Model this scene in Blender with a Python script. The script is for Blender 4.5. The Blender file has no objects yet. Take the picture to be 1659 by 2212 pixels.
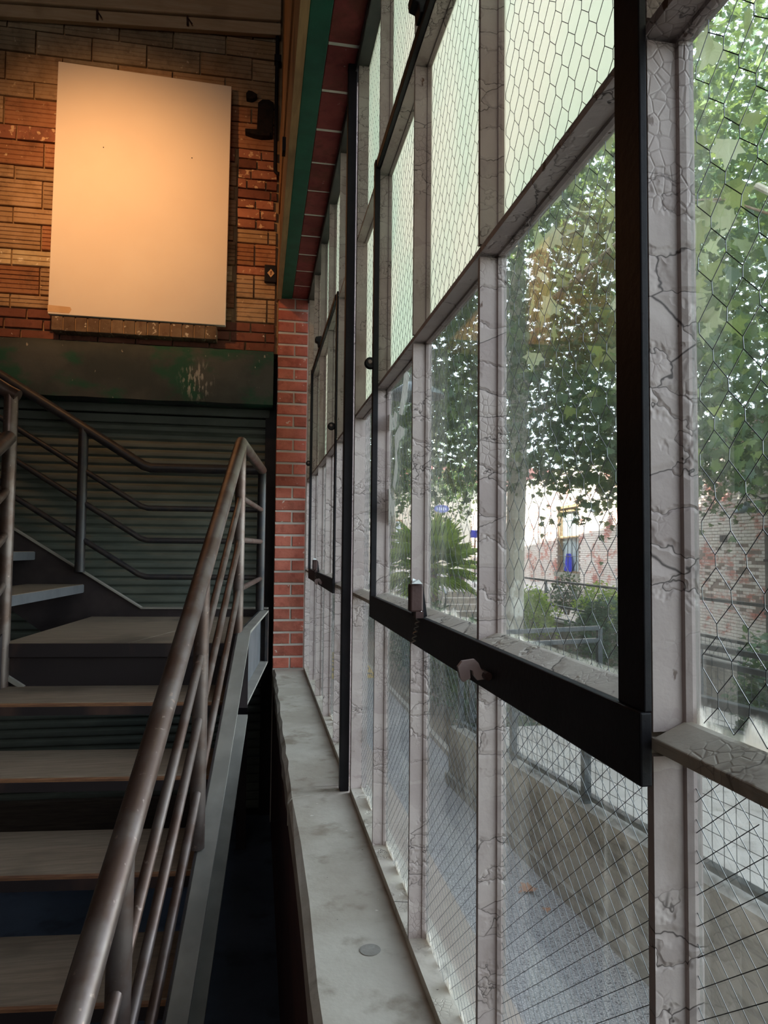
import bpy, math, random
import numpy as np
from mathutils import Matrix, Vector
C = bpy.context.scene.collection
SC = bpy.context.scene

# ------------------------------------------------------------------ camera, sky, sun, area lights, exposure
F_PX, W_PX, H_PX = 1533.0, 1659, 2212
W2C = ((0.984442341, -0.175437075, 0.009752428),
       (-0.018352866, -0.047467435, 0.998704168),
       (-0.174746816, -0.983345654, -0.049948726))
cam_d = bpy.data.cameras.new('camera')
cam = bpy.data.objects.new('camera', cam_d); C.objects.link(cam)
m3 = Matrix(W2C).transposed()
cam.matrix_world = Matrix.Translation((0, 0, 1.6)) @ m3.to_4x4()
cam_d.sensor_fit = 'VERTICAL'; cam_d.sensor_height = 24.0
cam_d.lens = 24.0 * F_PX / H_PX
cam_d.clip_start = 0.02; cam_d.clip_end = 400
SC.camera = cam

SC.view_settings.view_transform = 'Standard'
SC.view_settings.look = 'None'
SC.view_settings.gamma = 1.0
SC.view_settings.use_curve_mapping = False
SC.view_settings.exposure = 0.2

SUN_EL, SUN_AZ = math.radians(38), math.radians(268)      # azimuth from +Y towards +X; the sun stands behind our building
world = bpy.data.worlds.new('sky'); SC.world = world; world.use_nodes = True
wn = world.node_tree; wn.nodes.clear()
wo = wn.nodes.new('ShaderNodeOutputWorld'); wb = wn.nodes.new('ShaderNodeBackground'); ws = wn.nodes.new('ShaderNodeTexSky')
ws.sky_type = 'NISHITA'; ws.sun_disc = False; ws.sun_elevation = SUN_EL; ws.sun_rotation = SUN_AZ; ws.air_density = 1.0; ws.dust_density = 1.5; ws.altitude = 100
whs = wn.nodes.new('ShaderNodeHueSaturation'); whs.inputs['Saturation'].default_value = 0.40
wb.inputs['Strength'].default_value = 1.5
wn.links.new(ws.outputs[0], whs.inputs['Color']); wn.links.new(whs.outputs[0], wb.inputs[0]); wn.links.new(wb.outputs[0], wo.inputs[0])

sun_d = bpy.data.lights.new('sun', 'SUN'); sun_d.energy = 42.0; sun_d.angle = math.radians(0.6); sun_d.color = (1.0, 0.93, 0.82)
sun = bpy.data.objects.new('sun', sun_d); C.objects.link(sun)
sdir = Vector((math.sin(SUN_AZ) * math.cos(SUN_EL), math.cos(SUN_AZ) * math.cos(SUN_EL), math.sin(SUN_EL)))
sun.rotation_euler = sdir.to_track_quat('Z', 'Y').to_euler(); sun.location = (-10, 0, 20)

def area(name, loc, target, size, size_y, energy, color):
    d = bpy.data.lights.new(name, 'AREA'); d.shape = 'RECTANGLE'; d.size = size; d.size_y = size_y; d.energy = energy; d.color = color
    o = bpy.data.objects.new(name, d); C.objects.link(o); o.location = loc
    o.rotation_euler = (Vector(loc) - Vector(target)).to_track_quat('Z', 'Y').to_euler()
    return o
area('hall_fill', (-1.2, -3.6, 3.4), (-0.2, 3.0, 1.4), 2.6, 2.0, 34, (1.0, 0.95, 0.90))       # added fill to brighten the room, standing for the unseen hall behind the camera
spot_d = bpy.data.lights.new('picture_lamp', 'SPOT'); spot_d.energy = 84; spot_d.color = (1.0, 0.50, 0.20); spot_d.spot_size = math.radians(97); spot_d.spot_blend = 1.0; spot_d.shadow_soft_size = 0.05
spot = bpy.data.objects.new('picture_lamp', spot_d); C.objects.link(spot); spot.location = (-1.00, 2.94, 3.92)
spot.rotation_euler = (Vector(spot.location) - Vector((-0.88, 4.2, 3.48))).to_track_quat('Z', 'Y').to_euler()

SC.cycles.max_bounces = 8; SC.cycles.diffuse_bounces = 4; SC.cycles.glossy_bounces = 2; SC.cycles.transmission_bounces = 4
SC.cycles.transparent_max_bounces = 12; SC.cycles.use_adaptive_sampling = True; SC.cycles.adaptive_threshold = 0.02
SC.cycles.caustics_reflective = False; SC.cycles.caustics_refractive = False; SC.cycles.sample_clamp_indirect = 6.0

# ------------------------------------------------------------------ helpers
R = random.Random(7)
def lin(c):
    if isinstance(c, str): c = tuple(int(c[i:i + 2], 16) for i in (0, 2, 4))
    return tuple(((x / 255) / 12.92 if x / 255 <= 0.04045 else ((x / 255 + 0.055) / 1.055) ** 2.4) for x in c) + (1.0,)

class MB:
    def __init__(self): self.v = []; self.f = []
    def add(self, vs, fs):
        n = len(self.v); self.v.extend([tuple(p) for p in vs]); self.f.extend([tuple(i + n for i in f) for f in fs])
    def box(self, x0, x1, y0, y1, z0, z1):
        self.add([(x0, y0, z0), (x1, y0, z0), (x1, y1, z0), (x0, y1, z0), (x0, y0, z1), (x1, y0, z1), (x1, y1, z1), (x0, y1, z1)],
                 [(3, 2, 1, 0), (4, 5, 6, 7), (0, 1, 5, 4), (1, 2, 6, 5), (2, 3, 7, 6), (3, 0, 4, 7)]); return self
    def hull(self, base, top):                    # two matching polygons joined into a solid
        n = len(base); vs = list(base) + list(top)
        self.add(vs, [tuple(range(n - 1, -1, -1)), tuple(range(n, 2 * n))] + [(i, (i + 1) % n, n + (i + 1) % n, n + i) for i in range(n)]); return self
    def prism(self, poly, axis, a, b):            # poly in the two other axes, extruded along axis from a to b
        def put(p, q, t): return {'x': (t, p, q), 'y': (p, t, q), 'z': (p, q, t)}[axis]
        return self.hull([put(p, q, a) for p, q in poly], [put(p, q, b) for p, q in poly])
    def tube(self, pts, r, n=10, cap=True):
        pts = [Vector(p) for p in pts]; rings = []
        rr = r if isinstance(r, (list, tuple)) else [r] * len(pts)
        prev = None
        for i, p in enumerate(pts):
            if i == 0: t = pts[1] - p
            elif i == len(pts) - 1: t = p - pts[i - 1]
            else: t = (pts[i + 1] - p).normalized() + (p - pts[i - 1]).normalized()
            t.normalize()
            if prev is None:
                u = t.cross(Vector((0, 0, 1)) if abs(t.z) < 0.9 else Vector((1, 0, 0))).normalized()
            else:
                u = (prev - t * prev.dot(t)).normalized()
            prev = u; w = t.cross(u)
            rings.append([p + (u * math.cos(2 * math.pi * k / n) + w * math.sin(2 * math.pi * k / n)) * rr[i] for k in range(n)])
        vs = [q for ring in rings for q in ring]; fs = []
        for i in range(len(pts) - 1):
            for k in range(n):
                fs.append((i * n + k, i * n + (k + 1) % n, (i + 1) * n + (k + 1) % n, (i + 1) * n + k))
        if cap:
            fs.append(tuple(range(n - 1, -1, -1))); fs.append(tuple(range((len(pts) - 1) * n, len(pts) * n)))
        self.add(vs, fs); return self
    def lathe(self, prof, centre, axis='z', n=20):
        c = Vector(centre); vs = []; fs = []
        for r, h in prof:
            for k in range(n):
                a = 2 * math.pi * k / n; p, q = r * math.cos(a), r * math.sin(a)
                vs.append(c + Vector({'z': (p, q, h), 'x': (h, p, q), 'y': (q, h, p)}[axis]))
        for i in range(len(prof) - 1):
            for k in range(n): fs.append((i * n + k, i * n + (k + 1) % n, (i + 1) * n + (k + 1) % n, (i + 1) * n + k))
        fs.append(tuple(range(n - 1, -1, -1))); fs.append(tuple(range((len(prof) - 1) * n, len(prof) * n)))
        self.add(vs, fs); return self
    def data(self, name, mat, smooth=False):
        me = bpy.data.meshes.new(name); me.from_pydata(self.v, [], self.f); me.validate(); me.update()
        if smooth:
            me.polygons.foreach_set('use_smooth', [True] * len(me.polygons))
            try: me.set_sharp_from_angle(angle=math.radians(38))
            except Exception: pass
        if mat: me.materials.append(mat)
        return me
    def build(self, name, mat, parent=None, smooth=False, bevel=0.0, kind=None):
        return link(name, self.data(name, mat, smooth), parent, bevel, kind)

def link(name, me, parent=None, bevel=0.0, kind=None, loc=None):
    o = bpy.data.objects.new(name, me); C.objects.link(o)
    if parent is not None: adopt(o, parent)
    if loc is not None: o.location = loc
    if bevel:
        b = o.modifiers.new('bevel', 'BEVEL'); b.width = bevel; b.segments = 2; b.limit_method = 'ANGLE'; b.angle_limit = math.radians(40)
    if kind: o['kind'] = kind
    return o
WORLD = {}
def adopt(o, parent):
    o.parent = parent
    o.matrix_parent_inverse = WORLD.get(parent.name, Matrix.Identity(4)).inverted() if parent.name in WORLD else Matrix.Identity(4)
def root(name, loc=(0, 0, 0), label=None, cat=None, group=None, kind=None):
    o = bpy.data.objects.new(name, None); C.objects.link(o); o.location = loc; o.empty_display_size = 0.1
    WORLD[o.name] = Matrix.Translation(loc)
    return tag(o, label, cat, group, kind)
def tag(o, label=None, cat=None, group=None, kind=None):
    if label: o['label'] = label
    if cat: o['category'] = cat
    if group: o['group'] = group
    if kind: o['kind'] = kind
    return o

# ------------------------------------------------------------------ materials
class NT:
    def __init__(self, name):
        self.m = bpy.data.materials.new(name); self.m.use_nodes = True
        self.t = self.m.node_tree; self.t.nodes.clear()
        self.out = self.n('ShaderNodeOutputMaterial'); self.geo = None
    def n(self, kind, **kw):
        x = self.t.nodes.new(kind)
        for k, v in kw.items(): setattr(x, k, v)
        return x
    def l(self, a, b): self.t.links.new(a, b)
    def pos(self, scale=(1, 1, 1)):
        if self.geo is None: self.geo = self.n('ShaderNodeNewGeometry')
        mp = self.n('ShaderNodeMapping'); mp.inputs['Scale'].default_value = scale; self.l(self.geo.outputs['Position'], mp.inputs['Vector']); return mp.outputs[0]
    def noise(self, scale, stretch=(1, 1, 1), detail=4, rough=0.55):
        x = self.n('ShaderNodeTexNoise'); x.inputs['Scale'].default_value = scale; x.inputs['Detail'].default_value = detail; x.inputs['Roughness'].default_value = rough
        self.l(self.pos(stretch), x.inputs['Vector']); return x.outputs['Fac']
    def ramp(self, fac, stops):
        r = self.n('ShaderNodeValToRGB'); els = r.color_ramp.elements
        while len(els) < len(stops): els.new(0.5)
        for e, (p, c) in zip(els, stops): e.position = p; e.color = c if len(c) == 4 else tuple(c) + (1,)
        self.l(fac, r.inputs[0]); return r.outputs[0]
    def step(self, fac, a, b):
        r = self.n('ShaderNodeMapRange', interpolation_type='SMOOTHSTEP'); r.inputs[1].default_value = a; r.inputs[2].default_value = b
        self.l(fac, r.inputs[0]); return r.outputs[0]
    def mix(self, fac, a, b, mode='MIX'):
        x = self.n('ShaderNodeMix', data_type='RGBA', blend_type=mode)
        for inp, v in ((0, fac), (6, a), (7, b)):
            if isinstance(v, (int, float, tuple)): x.inputs[inp].default_value = v
            else: self.l(v, x.inputs[inp])
        return x.outputs[2]
    def math(self, op, a, b=0.0):
        x = self.n('ShaderNodeMath', operation=op)
        for i, v in ((0, a), (1, b)):
            if isinstance(v, (int, float)): x.inputs[i].default_value = v
            else: self.l(v, x.inputs[i])
        return x.outputs[0]
    def bsdf(self, col, rough=0.7, metal=0.0, spec=0.4):
        p = self.n('ShaderNodeBsdfPrincipled')
        if isinstance(col, tuple): p.inputs['Base Color'].default_value = col
        else: self.l(col, p.inputs['Base Color'])
        if isinstance(rough, (int, float)): p.inputs['Roughness'].default_value = rough
        else: self.l(rough, p.inputs['Roughness'])
        p.inputs['Metallic'].default_value = metal; p.inputs['Specular IOR Level'].default_value = spec
        return p
    def bump(self, p, h, strength=0.3, dist=0.002):
        b = self.n('ShaderNodeBump'); b.inputs['Strength'].default_value = strength; b.inputs['Distance'].default_value = dist
        self.l(h, b.inputs['Height']); self.l(b.outputs[0], p.inputs['Normal'])
    def done(self, shader): self.l(shader if not hasattr(shader, 'outputs') else shader.outputs[0], self.out.inputs[0]); return self.m

def basic(name, c1, c2, scale=8, stretch=(1, 1, 1), rough=0.75, metal=0.0, bump=0.2, bscale=60, spec=0.3, lo=0.35, hi=0.65, rnd=0.0, dist=0.002):
    k = NT(name)
    col = k.mix(k.step(k.noise(scale, stretch), lo, hi), lin(c1), lin(c2))
    if rnd:
        oi = k.n('ShaderNodeObjectInfo'); hs = k.n('ShaderNodeHueSaturation')
        k.l(k.math('ADD', k.math('MULTIPLY', oi.outputs['Random'], rnd), 1 - rnd / 2), hs.inputs['Value']); k.l(col, hs.inputs['Color']); col = hs.outputs[0]
    p = k.bsdf(col, rough, metal, spec)
    if bump: k.bump(p, k.noise(bscale, stretch, 5), bump, dist)
    return k.done(p)

def paint_material(name, base, light, dark, zs=26, stain=True):
    # old oil paint on steel: cracked into plates, some of them lifted, dirty in places
    k = NT(name)
    vor = k.n('ShaderNodeTexVoronoi', feature='DISTANCE_TO_EDGE'); vor.inputs['Scale'].default_value = 1.0
    wob = k.noise(30, (1, 1, 1), 3)
    mp = k.pos((9, 9, zs)); add = k.n('ShaderNodeVectorMath', operation='ADD'); k.l(mp, add.inputs[0])
    sc = k.n('ShaderNodeVectorMath', operation='SCALE'); sc.inputs['Scale'].default_value = 0.9; k.l(wob, sc.inputs[0]); k.l(sc.outputs[0], add.inputs[1])
    k.l(add.outputs[0], vor.inputs['Vector'])
    gate = k.step(k.noise(6, (1, 1, 1), 2), 0.40, 0.56)                  # cracks only in some stretches
    crack = k.math('MULTIPLY', k.math('SUBTRACT', 1.0, k.step(vor.outputs['Distance'], 0.0, 0.016)), gate)
    v2 = k.n('ShaderNodeTexVoronoi', feature='DISTANCE_TO_EDGE'); v2.inputs['Scale'].default_value = 110.0; k.l(k.pos((1, 1, 0.8)), v2.inputs['Vector'])
    g2 = k.step(k.noise(9, (1, 1, 1), 3), 0.5, 0.62)
    fine = k.math('MULTIPLY', k.math('SUBTRACT', 1.0, k.step(v2.outputs['Distance'], 0.0, 0.05)), g2)
    col = k.mix(k.step(k.noise(5), 0.35, 0.7), lin(base), lin(light))
    if stain:
        col = k.mix(k.math('MULTIPLY', k.step(k.noise(16, (1, 1, 0.35), 5), 0.56, 0.72), 0.55), col, lin(dark))
        col = k.mix(k.step(k.noise(55, (1, 1, 0.5), 4), 0.69, 0.73), col, lin('4a2f22'))    # rust where paint is gone
    sepc = k.n('ShaderNodeSeparateColor'); vc = k.n('ShaderNodeTexVoronoi'); vc.inputs['Scale'].default_value = 1.0; k.l(add.outputs[0], vc.inputs['Vector']); k.l(vc.outputs['Color'], sepc.inputs[0])
    col = k.mix(k.math('MULTIPLY', sepc.outputs[0], 0.28), col, lin('cbbfb9'))
    col = k.mix(k.math('MULTIPLY', fine, 0.4), col, lin('4a3e39'))
    col = k.mix(k.math('MULTIPLY', crack, 0.9), col, lin('2c2220'))
    p = k.bsdf(col, 0.62, 0.0, 0.35)
    h = k.math('ADD', k.math('MULTIPLY', k.step(vor.outputs['Distance'], 0.0, 0.12), gate), k.math('ADD', k.math('MULTIPLY', k.noise(40, (1, 1, 1), 5), 0.8), k.math('MULTIPLY', k.math('MULTIPLY', k.step(v2.outputs['Distance'], 0.0, 0.12), g2), 0.28)))
    k.bump(p, h, 0.55, 0.0025)
    return k.done(p)

M = {}
M['sash'] = paint_material('sash_paint', 'a0918e', 'b3a6a1', '77665c')
M['ledge'] = paint_material('ledge_paint', 'b7ad9e', 'c8beae', '7d7263', 12)
M['black_steel'] = basic('black_steel', '161519', '1f1c20', 14, rough=0.55, bump=0.2, bscale=120, spec=0.2)
M['rust_steel'] = basic('rusty_latch_steel', '33211f', '4a3532', 30, rough=0.5, bump=0.25, bscale=140)
M['hook_paint'] = basic('hook_paint', '8a7672', '97847e', 40, rough=0.5, bump=0.1)
def rail_mat():
    k = NT('worn_pipe_steel')
    col = k.mix(k.step(k.noise(9, (1, 1, 1), 5), 0.4, 0.62), lin('6b5f5a'), lin('57443c'))
    col = k.mix(k.step(k.noise(60, (1, 1, 1), 4), 0.64, 0.72), col, lin('86736a'))
    p = k.bsdf(col, k.math('ADD', k.math('MULTIPLY', k.noise(25), 0.25), 0.26), 0.55, 0.5)
    k.bump(p, k.noise(90, (1, 1, 1), 4), 0.12, 0.001); return k.done(p)
M['rail'] = rail_mat()
M['dark_rail'] = basic('dark_painted_pipe', '2a2a30', '3a3432', 20, rough=0.45, metal=0.2, bump=0.15, bscale=90, spec=0.5)
M['stair_steel'] = basic('stair_plate_steel', '2b2527', '3a3233', 6, rough=0.55, bump=0.1, bscale=50, metal=0.1)
M['stringer'] = basic('stringer_steel', '85817b', '96918a', 7, rough=0.5, bump=0.1, bscale=50, metal=0.2)
M['channel'] = basic('channel_steel', '55565a', '636468', 7, rough=0.5, bump=0.1, bscale=50, metal=0.2)
M['fascia'] = basic('fascia_steel', '262022', '4f3a33', 4, (1, 1, 0.4), rough=0.6, lo=0.55, hi=0.75)
def wood_mat(name, a, b, c, stretch=(2, 26, 26), rough=0.75):
    k = NT(name)
    g = k.noise(3, stretch, 6, 0.65)
    col = k.mix(k.step(g, 0.35, 0.68), lin(a), lin(b)); col = k.mix(k.step(k.noise(2.5, (1, 1, 1), 3), 0.5, 0.75), col, lin(c))
    p = k.bsdf(col, rough, 0, 0.25); k.bump(p, g, 0.35, 0.002); return k.done(p)
M['tread'] = wood_mat('worn_tread_wood', '77685a', '8a7a6a', '5f5449')
M['tread_edge'] = wood_mat('tread_edge_wood', '6b4a38', '8a6346', '3d2b25', (2, 40, 60))
M['old_wood'] = wood_mat('old_beam_wood', '9a7552', 'b08a63', '6d4f38', (14, 1.5, 14))
M['dark_wood'] = wood_mat('dark_timber', '3b322c', '4a4038', '2a2420', (1.5, 20, 20))
M['plate_wood'] = wood_mat('plate_wood', 'b39877', 'bfa688', '8f7658', (1.5, 14, 14))
def concrete_mat(name, a, b, c, sc=3, rough=0.8, specks=True, bump=0.25):
    k = NT(name)
    col = k.mix(k.step(k.noise(sc, (1, 1, 1), 6, 0.6), 0.35, 0.65), lin(a), lin(b))
    col = k.mix(k.math('MULTIPLY', k.step(k.noise(sc * 2.7, (1, 1, 1), 6), 0.52, 0.72), 0.8), col, lin(c))
    if specks:
        col = k.mix(k.step(k.noise(48, (1, 1, 1), 3), 0.72, 0.76), col, lin('d6d0c4'))
        col = k.mix(k.step(k.noise(75, (1, 1, 1), 2), 0.75, 0.79), col, lin('2c2824'))
    p = k.bsdf(col, rough, 0, 0.3); k.bump(p, k.noise(70, (1, 1, 1), 6), bump, 0.003); return k.done(p)
M['sill'] = concrete_mat('sill_concrete', 'a89e90', 'bfb7aa', '857868', 4)
M['floor'] = concrete_mat('dark_floor', '4c5668', '5c677a', '3a414e', 2, 0.55, False, 0.1)
M['lintel'] = concrete_mat('painted_lintel', '4d4d44', '5c5950', '3c4a42', 2.2, 0.85, True, 0.4)
def lintel_mat():
    k = NT('faded_green_lintel')
    col = k.mix(k.step(k.noise(2.2, (1, 1, 1), 5), 0.38, 0.62), lin('343a3a'), lin('474a48'))
    col = k.mix(k.math('MULTIPLY', k.step(k.noise(3.1, (1, 1, 1.6), 5), 0.50, 0.62), 0.85), col, lin('1f4a3a'))
    col = k.mix(k.step(k.noise(38, (1, 1, 0.4), 4), 0.68, 0.73), col, lin('8d8a80'))
    vm = k.n('ShaderNodeVectorMath', operation='DISTANCE'); vm.inputs[1].default_value = (-0.44, 0.0, 2.56); k.l(k.pos((1.2, 0.0, 1.0)), vm.inputs[0])      # lime runs left on the paint
    runs = k.math('MULTIPLY', k.math('SUBTRACT', 1.0, k.step(vm.outputs['Value'], 0.05, 0.15)), k.step(k.noise(60, (1, 1, 0.3), 4), 0.5, 0.6))
    col = k.mix(k.math('MULTIPLY', runs, 0.7), col, lin('9a9a94'))
    p = k.bsdf(col, 0.85, 0, 0.2); k.bump(p, k.noise(40, (1, 1, 1), 6), 0.4, 0.004); return k.done(p)
M['lintel'] = lintel_mat()
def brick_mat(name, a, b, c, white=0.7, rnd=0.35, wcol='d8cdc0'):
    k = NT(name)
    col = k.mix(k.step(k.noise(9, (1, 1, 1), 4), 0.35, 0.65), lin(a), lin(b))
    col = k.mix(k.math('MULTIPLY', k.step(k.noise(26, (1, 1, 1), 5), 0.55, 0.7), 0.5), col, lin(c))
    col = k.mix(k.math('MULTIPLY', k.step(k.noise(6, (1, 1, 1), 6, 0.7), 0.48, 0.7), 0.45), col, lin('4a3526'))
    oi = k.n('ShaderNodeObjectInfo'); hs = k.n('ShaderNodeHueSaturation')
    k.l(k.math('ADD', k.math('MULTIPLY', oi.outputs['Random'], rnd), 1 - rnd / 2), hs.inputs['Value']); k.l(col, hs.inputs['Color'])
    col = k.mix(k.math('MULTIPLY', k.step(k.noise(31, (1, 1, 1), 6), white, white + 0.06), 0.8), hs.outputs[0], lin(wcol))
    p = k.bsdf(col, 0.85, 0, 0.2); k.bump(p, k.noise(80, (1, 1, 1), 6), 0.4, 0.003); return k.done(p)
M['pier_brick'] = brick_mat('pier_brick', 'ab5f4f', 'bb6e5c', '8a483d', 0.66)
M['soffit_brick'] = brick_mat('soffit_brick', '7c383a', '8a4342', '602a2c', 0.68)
M['wall_brick'] = brick_mat('old_orange_brick', 'a06a52', '94604a', '7f4a38', 0.58, 0.3, 'd9b48c')
M['dark_brick'] = brick_mat('dark_red_brick', '7a4c3e', '6e4436', '54302a', 0.68, 0.3)
M['ledge_brick'] = brick_mat('ledge_brick', '7d6a55', '6b5645', '54382b', 0.62, 0.4, 'cfc5b0')
M['tile'] = brick_mat('clay_tile', 'a88a6a', '9b7c5a', '80634a', 0.66, 0.3, 'd8c09a')
M['tile_red'] = brick_mat('red_clay_tile', '9f7152', '946547', '7d5138', 0.66, 0.25, 'd8c09a')
M['tile_pale'] = brick_mat('pale_clay_tile', 'c9b58f', 'bda57e', 'a58a64', 0.6, 0.2, 'e4d8bd')
M['tile_grey'] = brick_mat('grey_clay_tile', 'a08e74', '8f7c64', '75634e', 0.64, 0.3, 'c9b9a0')
M['mortar'] = basic('mortar', 'b9b0a6', 'c6beb4', 12, bump=0.4, bscale=90)
M['white_mortar'] = basic('white_mortar', 'cfc8c0', 'dcd6ce', 12, bump=0.4, bscale=90)
M['mortar_warm'] = basic('warm_mortar', 'a08360', '8b6e4e', 12, bump=0.5, bscale=60)
M['slat'] = basic('door_slat_paint', '4c514b', '565b54', 5, (1, 1, 3), rough=0.55, bump=0.08, rnd=0.12)
M['door_dark'] = basic('door_hood_paint', '434843', '4d524c', 5, rough=0.6)
M['green_paint'] = basic('green_paint', '0f4a3b', '145443', 14, rough=0.6, bump=0.15, bscale=150)
M['angle_steel'] = basic('angle_steel', '3b3d3d', '4a4845', 10, rough=0.5, bump=0.15)
M['canvas'] = basic('blank_canvas', 'e6dac9', 'e3d6c5', 3, rough=0.9, bump=0.12, bscale=420, spec=0.1, dist=0.001)
M['tape'] = basic('masking_tape', 'd3ae83', 'c9a377', 14, rough=0.7, bump=0.05)
M['plaster'] = basic('dark_plaster', '6a5a4a', '5a4b3e', 3, bump=0.2)
M['ceiling'] = basic('ceiling_boards', '8d7357', '7c634a', 3, (8, 1, 1), bump=0.2)
M['sillwall'] = basic('dark_red_plaster', '4c302c', '5a3a34', 3, (1, 1, 4), rough=0.6, bump=0.2)
M['white_plastic'] = basic('white_bits', 'cfd2d0', 'e0e2e0', 20, rough=0.4, bump=0)
M['spring'] = basic('spring_wire', '8f8a84', 'a19b95', 20, rough=0.35, metal=0.8, bump=0)
M['diamond'] = basic('diamond_label', 'd8b58a', 'cda87c', 20, rough=0.6, bump=0)
M['brown_mark'] = basic('brown_mark', '8a5a30', '7a4c28', 20, rough=0.6, bump=0)
M['soot'] = basic('sooty_iron', '17120f', '241a15', 22, rough=0.9, bump=0.7, bscale=40, dist=0.01)
M['wire'] = basic('netting_wire', '2c2e30', '3b3d3e', 30, rough=0.4, metal=0.4, bump=0)

def glass_mat():
    # clear wired glass, grimy along its edges and streaked by old rain
    k = NT('grimy_wired_glass')
    tr = k.n('ShaderNodeBsdfTransparent'); tr.inputs[0].default_value = (0.93, 0.97, 0.955, 1)
    gl = k.n('ShaderNodeBsdfGlossy'); gl.inputs['Roughness'].default_value = 0.03
    fr = k.n('ShaderNodeFresnel'); fr.inputs['IOR'].default_value = 1.35
    m1 = k.n('ShaderNodeMixShader'); k.l(k.math('MULTIPLY', fr.outputs[0], 0.55), m1.inputs[0]); k.l(tr.outputs[0], m1.inputs[1]); k.l(gl.outputs[0], m1.inputs[2])
    df = k.n('ShaderNodeBsdfDiffuse'); df.inputs[0].default_value = lin('c9c4ba')
    tl = k.n('ShaderNodeBsdfTranslucent'); tl.inputs[0].default_value = lin('cfcabf')
    md = k.n('ShaderNodeMixShader'); md.inputs[0].default_value = 0.55; k.l(df.outputs[0], md.inputs[1]); k.l(tl.outputs[0], md.inputs[2])
    at = k.n('ShaderNodeTexCoord'); sp = k.n('ShaderNodeSeparateXYZ'); k.l(at.outputs['Generated'], sp.inputs[0])
    def edge(o, w):                                         # 1 at the pane's rim, 0 inside
        d = k.math('MINIMUM', o, k.math('SUBTRACT', 1.0, o)); return k.math('SUBTRACT', 1.0, k.step(d, 0.0, w))
    rim = k.math('MAXIMUM', k.math('MULTIPLY', edge(sp.outputs[1], 0.03), 0.4), k.math('SUBTRACT', 1.0, k.step(sp.outputs[2], 0.0, 0.10)))
    grime = k.step(k.math('ADD', k.math('MULTIPLY', rim, 0.34), k.noise(26, (1, 1, 0.45), 5)), 0.74, 0.88)
    streak = k.math('MULTIPLY', k.step(k.noise(70, (1, 1, 0.03), 4), 0.55, 0.8), 0.10)
    haze = k.math('ADD', k.math('MULTIPLY', k.step(k.noise(5), 0.4, 0.8), 0.035), 0.008)
    fac = k.math('MINIMUM', k.math('ADD', k.math('ADD', k.math('MULTIPLY', grime, 0.8), streak), haze), 0.9)
    m2 = k.n('ShaderNodeMixShader'); k.l(fac, m2.inputs[0]); k.l(m1.outputs[0], m2.inputs[1]); k.l(md.outputs[0], m2.inputs[2])
    return k.done(m2)
M['glass'] = glass_mat()
def frost_mat():
    k = NT('obscure_wired_glass')
    tl = k.n('ShaderNodeBsdfTranslucent'); k.l(k.mix(k.step(k.noise(2.5, (1, 1, 1), 2), 0.35, 0.65), lin('efe9d8'), lin('dfe6d4')), tl.inputs[0])
    df = k.n('ShaderNodeBsdfDiffuse'); df.inputs[0].default_value = lin('b4beb0')
    rf = k.n('ShaderNodeBsdfRefraction'); rf.inputs['Roughness'].default_value = 0.55; rf.inputs['IOR'].default_value = 1.05; rf.inputs[0].default_value = (0.78, 0.82, 0.74, 1)
    m1 = k.n('ShaderNodeMixShader'); m1.inputs[0].default_value = 0.35; k.l(tl.outputs[0], m1.inputs[1]); k.l(rf.outputs[0], m1.inputs[2])
    m2 = k.n('ShaderNodeMixShader'); m2.inputs[0].default_value = 0.22; k.l(m1.outputs[0], m2.inputs[1]); k.l(df.outputs[0], m2.inputs[2])
    b = k.n('ShaderNodeBump'); b.inputs['Strength'].default_value = 0.4; b.inputs['Distance'].default_value = 0.001
    k.l(k.noise(220, (1, 1, 1), 3), b.inputs['Height']); k.l(b.outputs[0], tl.inputs['Normal']); k.l(b.outputs[0], rf.inputs['Normal'])
    return k.done(m2)
M['frost'] = frost_mat()
def film_mat():
    k = NT('old_film'); col = k.mix(k.noise(14, (1, 1, 0.2)), lin('c2bfba'), lin('d8d5d0'))
    d = k.n('ShaderNodeBsdfDiffuse'); t = k.n('ShaderNodeBsdfTranslucent'); k.l(col, d.inputs[0]); k.l(col, t.inputs[0])
    m = k.n('ShaderNodeMixShader'); m.inputs[0].default_value = 0.62; k.l(d.outputs[0], m.inputs[1]); k.l(t.outputs[0], m.inputs[2]); return k.done(m)
M['film'] = film_mat()
M['dark_glass'] = basic('far_window_glass', '9fb0ba', 'b9c6cc', 3, rough=0.1, bump=0, spec=0.8)

# outdoor materials
def asphalt_mat():
    k = NT('asphalt')
    col = k.mix(k.step(k.noise(1.2, (1, 1, 1), 5), 0.35, 0.7), lin('96959a'), lin('a9a7a9'))
    col = k.mix(k.step(k.noise(130, (1, 1, 1), 2), 0.54, 0.60), col, lin('e0dedc')); col = k.mix(k.step(k.noise(110, (1, 1, 1.3), 2), 0.56, 0.62), col, lin('4c4b50'))
    p = k.bsdf(col, 0.9, 0, 0.2); k.bump(p, k.noise(130, (1, 1, 1), 3), 0.5, 0.006); return k.done(p)
M['asphalt'] = asphalt_mat()
M['yellow_walk'] = basic('cream_painted_walk', 'd9c69c', 'cdb98f', 4, rough=0.85, bump=0.3, bscale=120)
M['pavement'] = basic('pale_pavement', 'b9b3ae', 'c7c1ba', 2, rough=0.9, bump=0.2)
M['ramp'] = concrete_mat('ramp_concrete', 'b3aca3', 'c3bdb4', '958d84', 2, 0.9, True)
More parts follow.
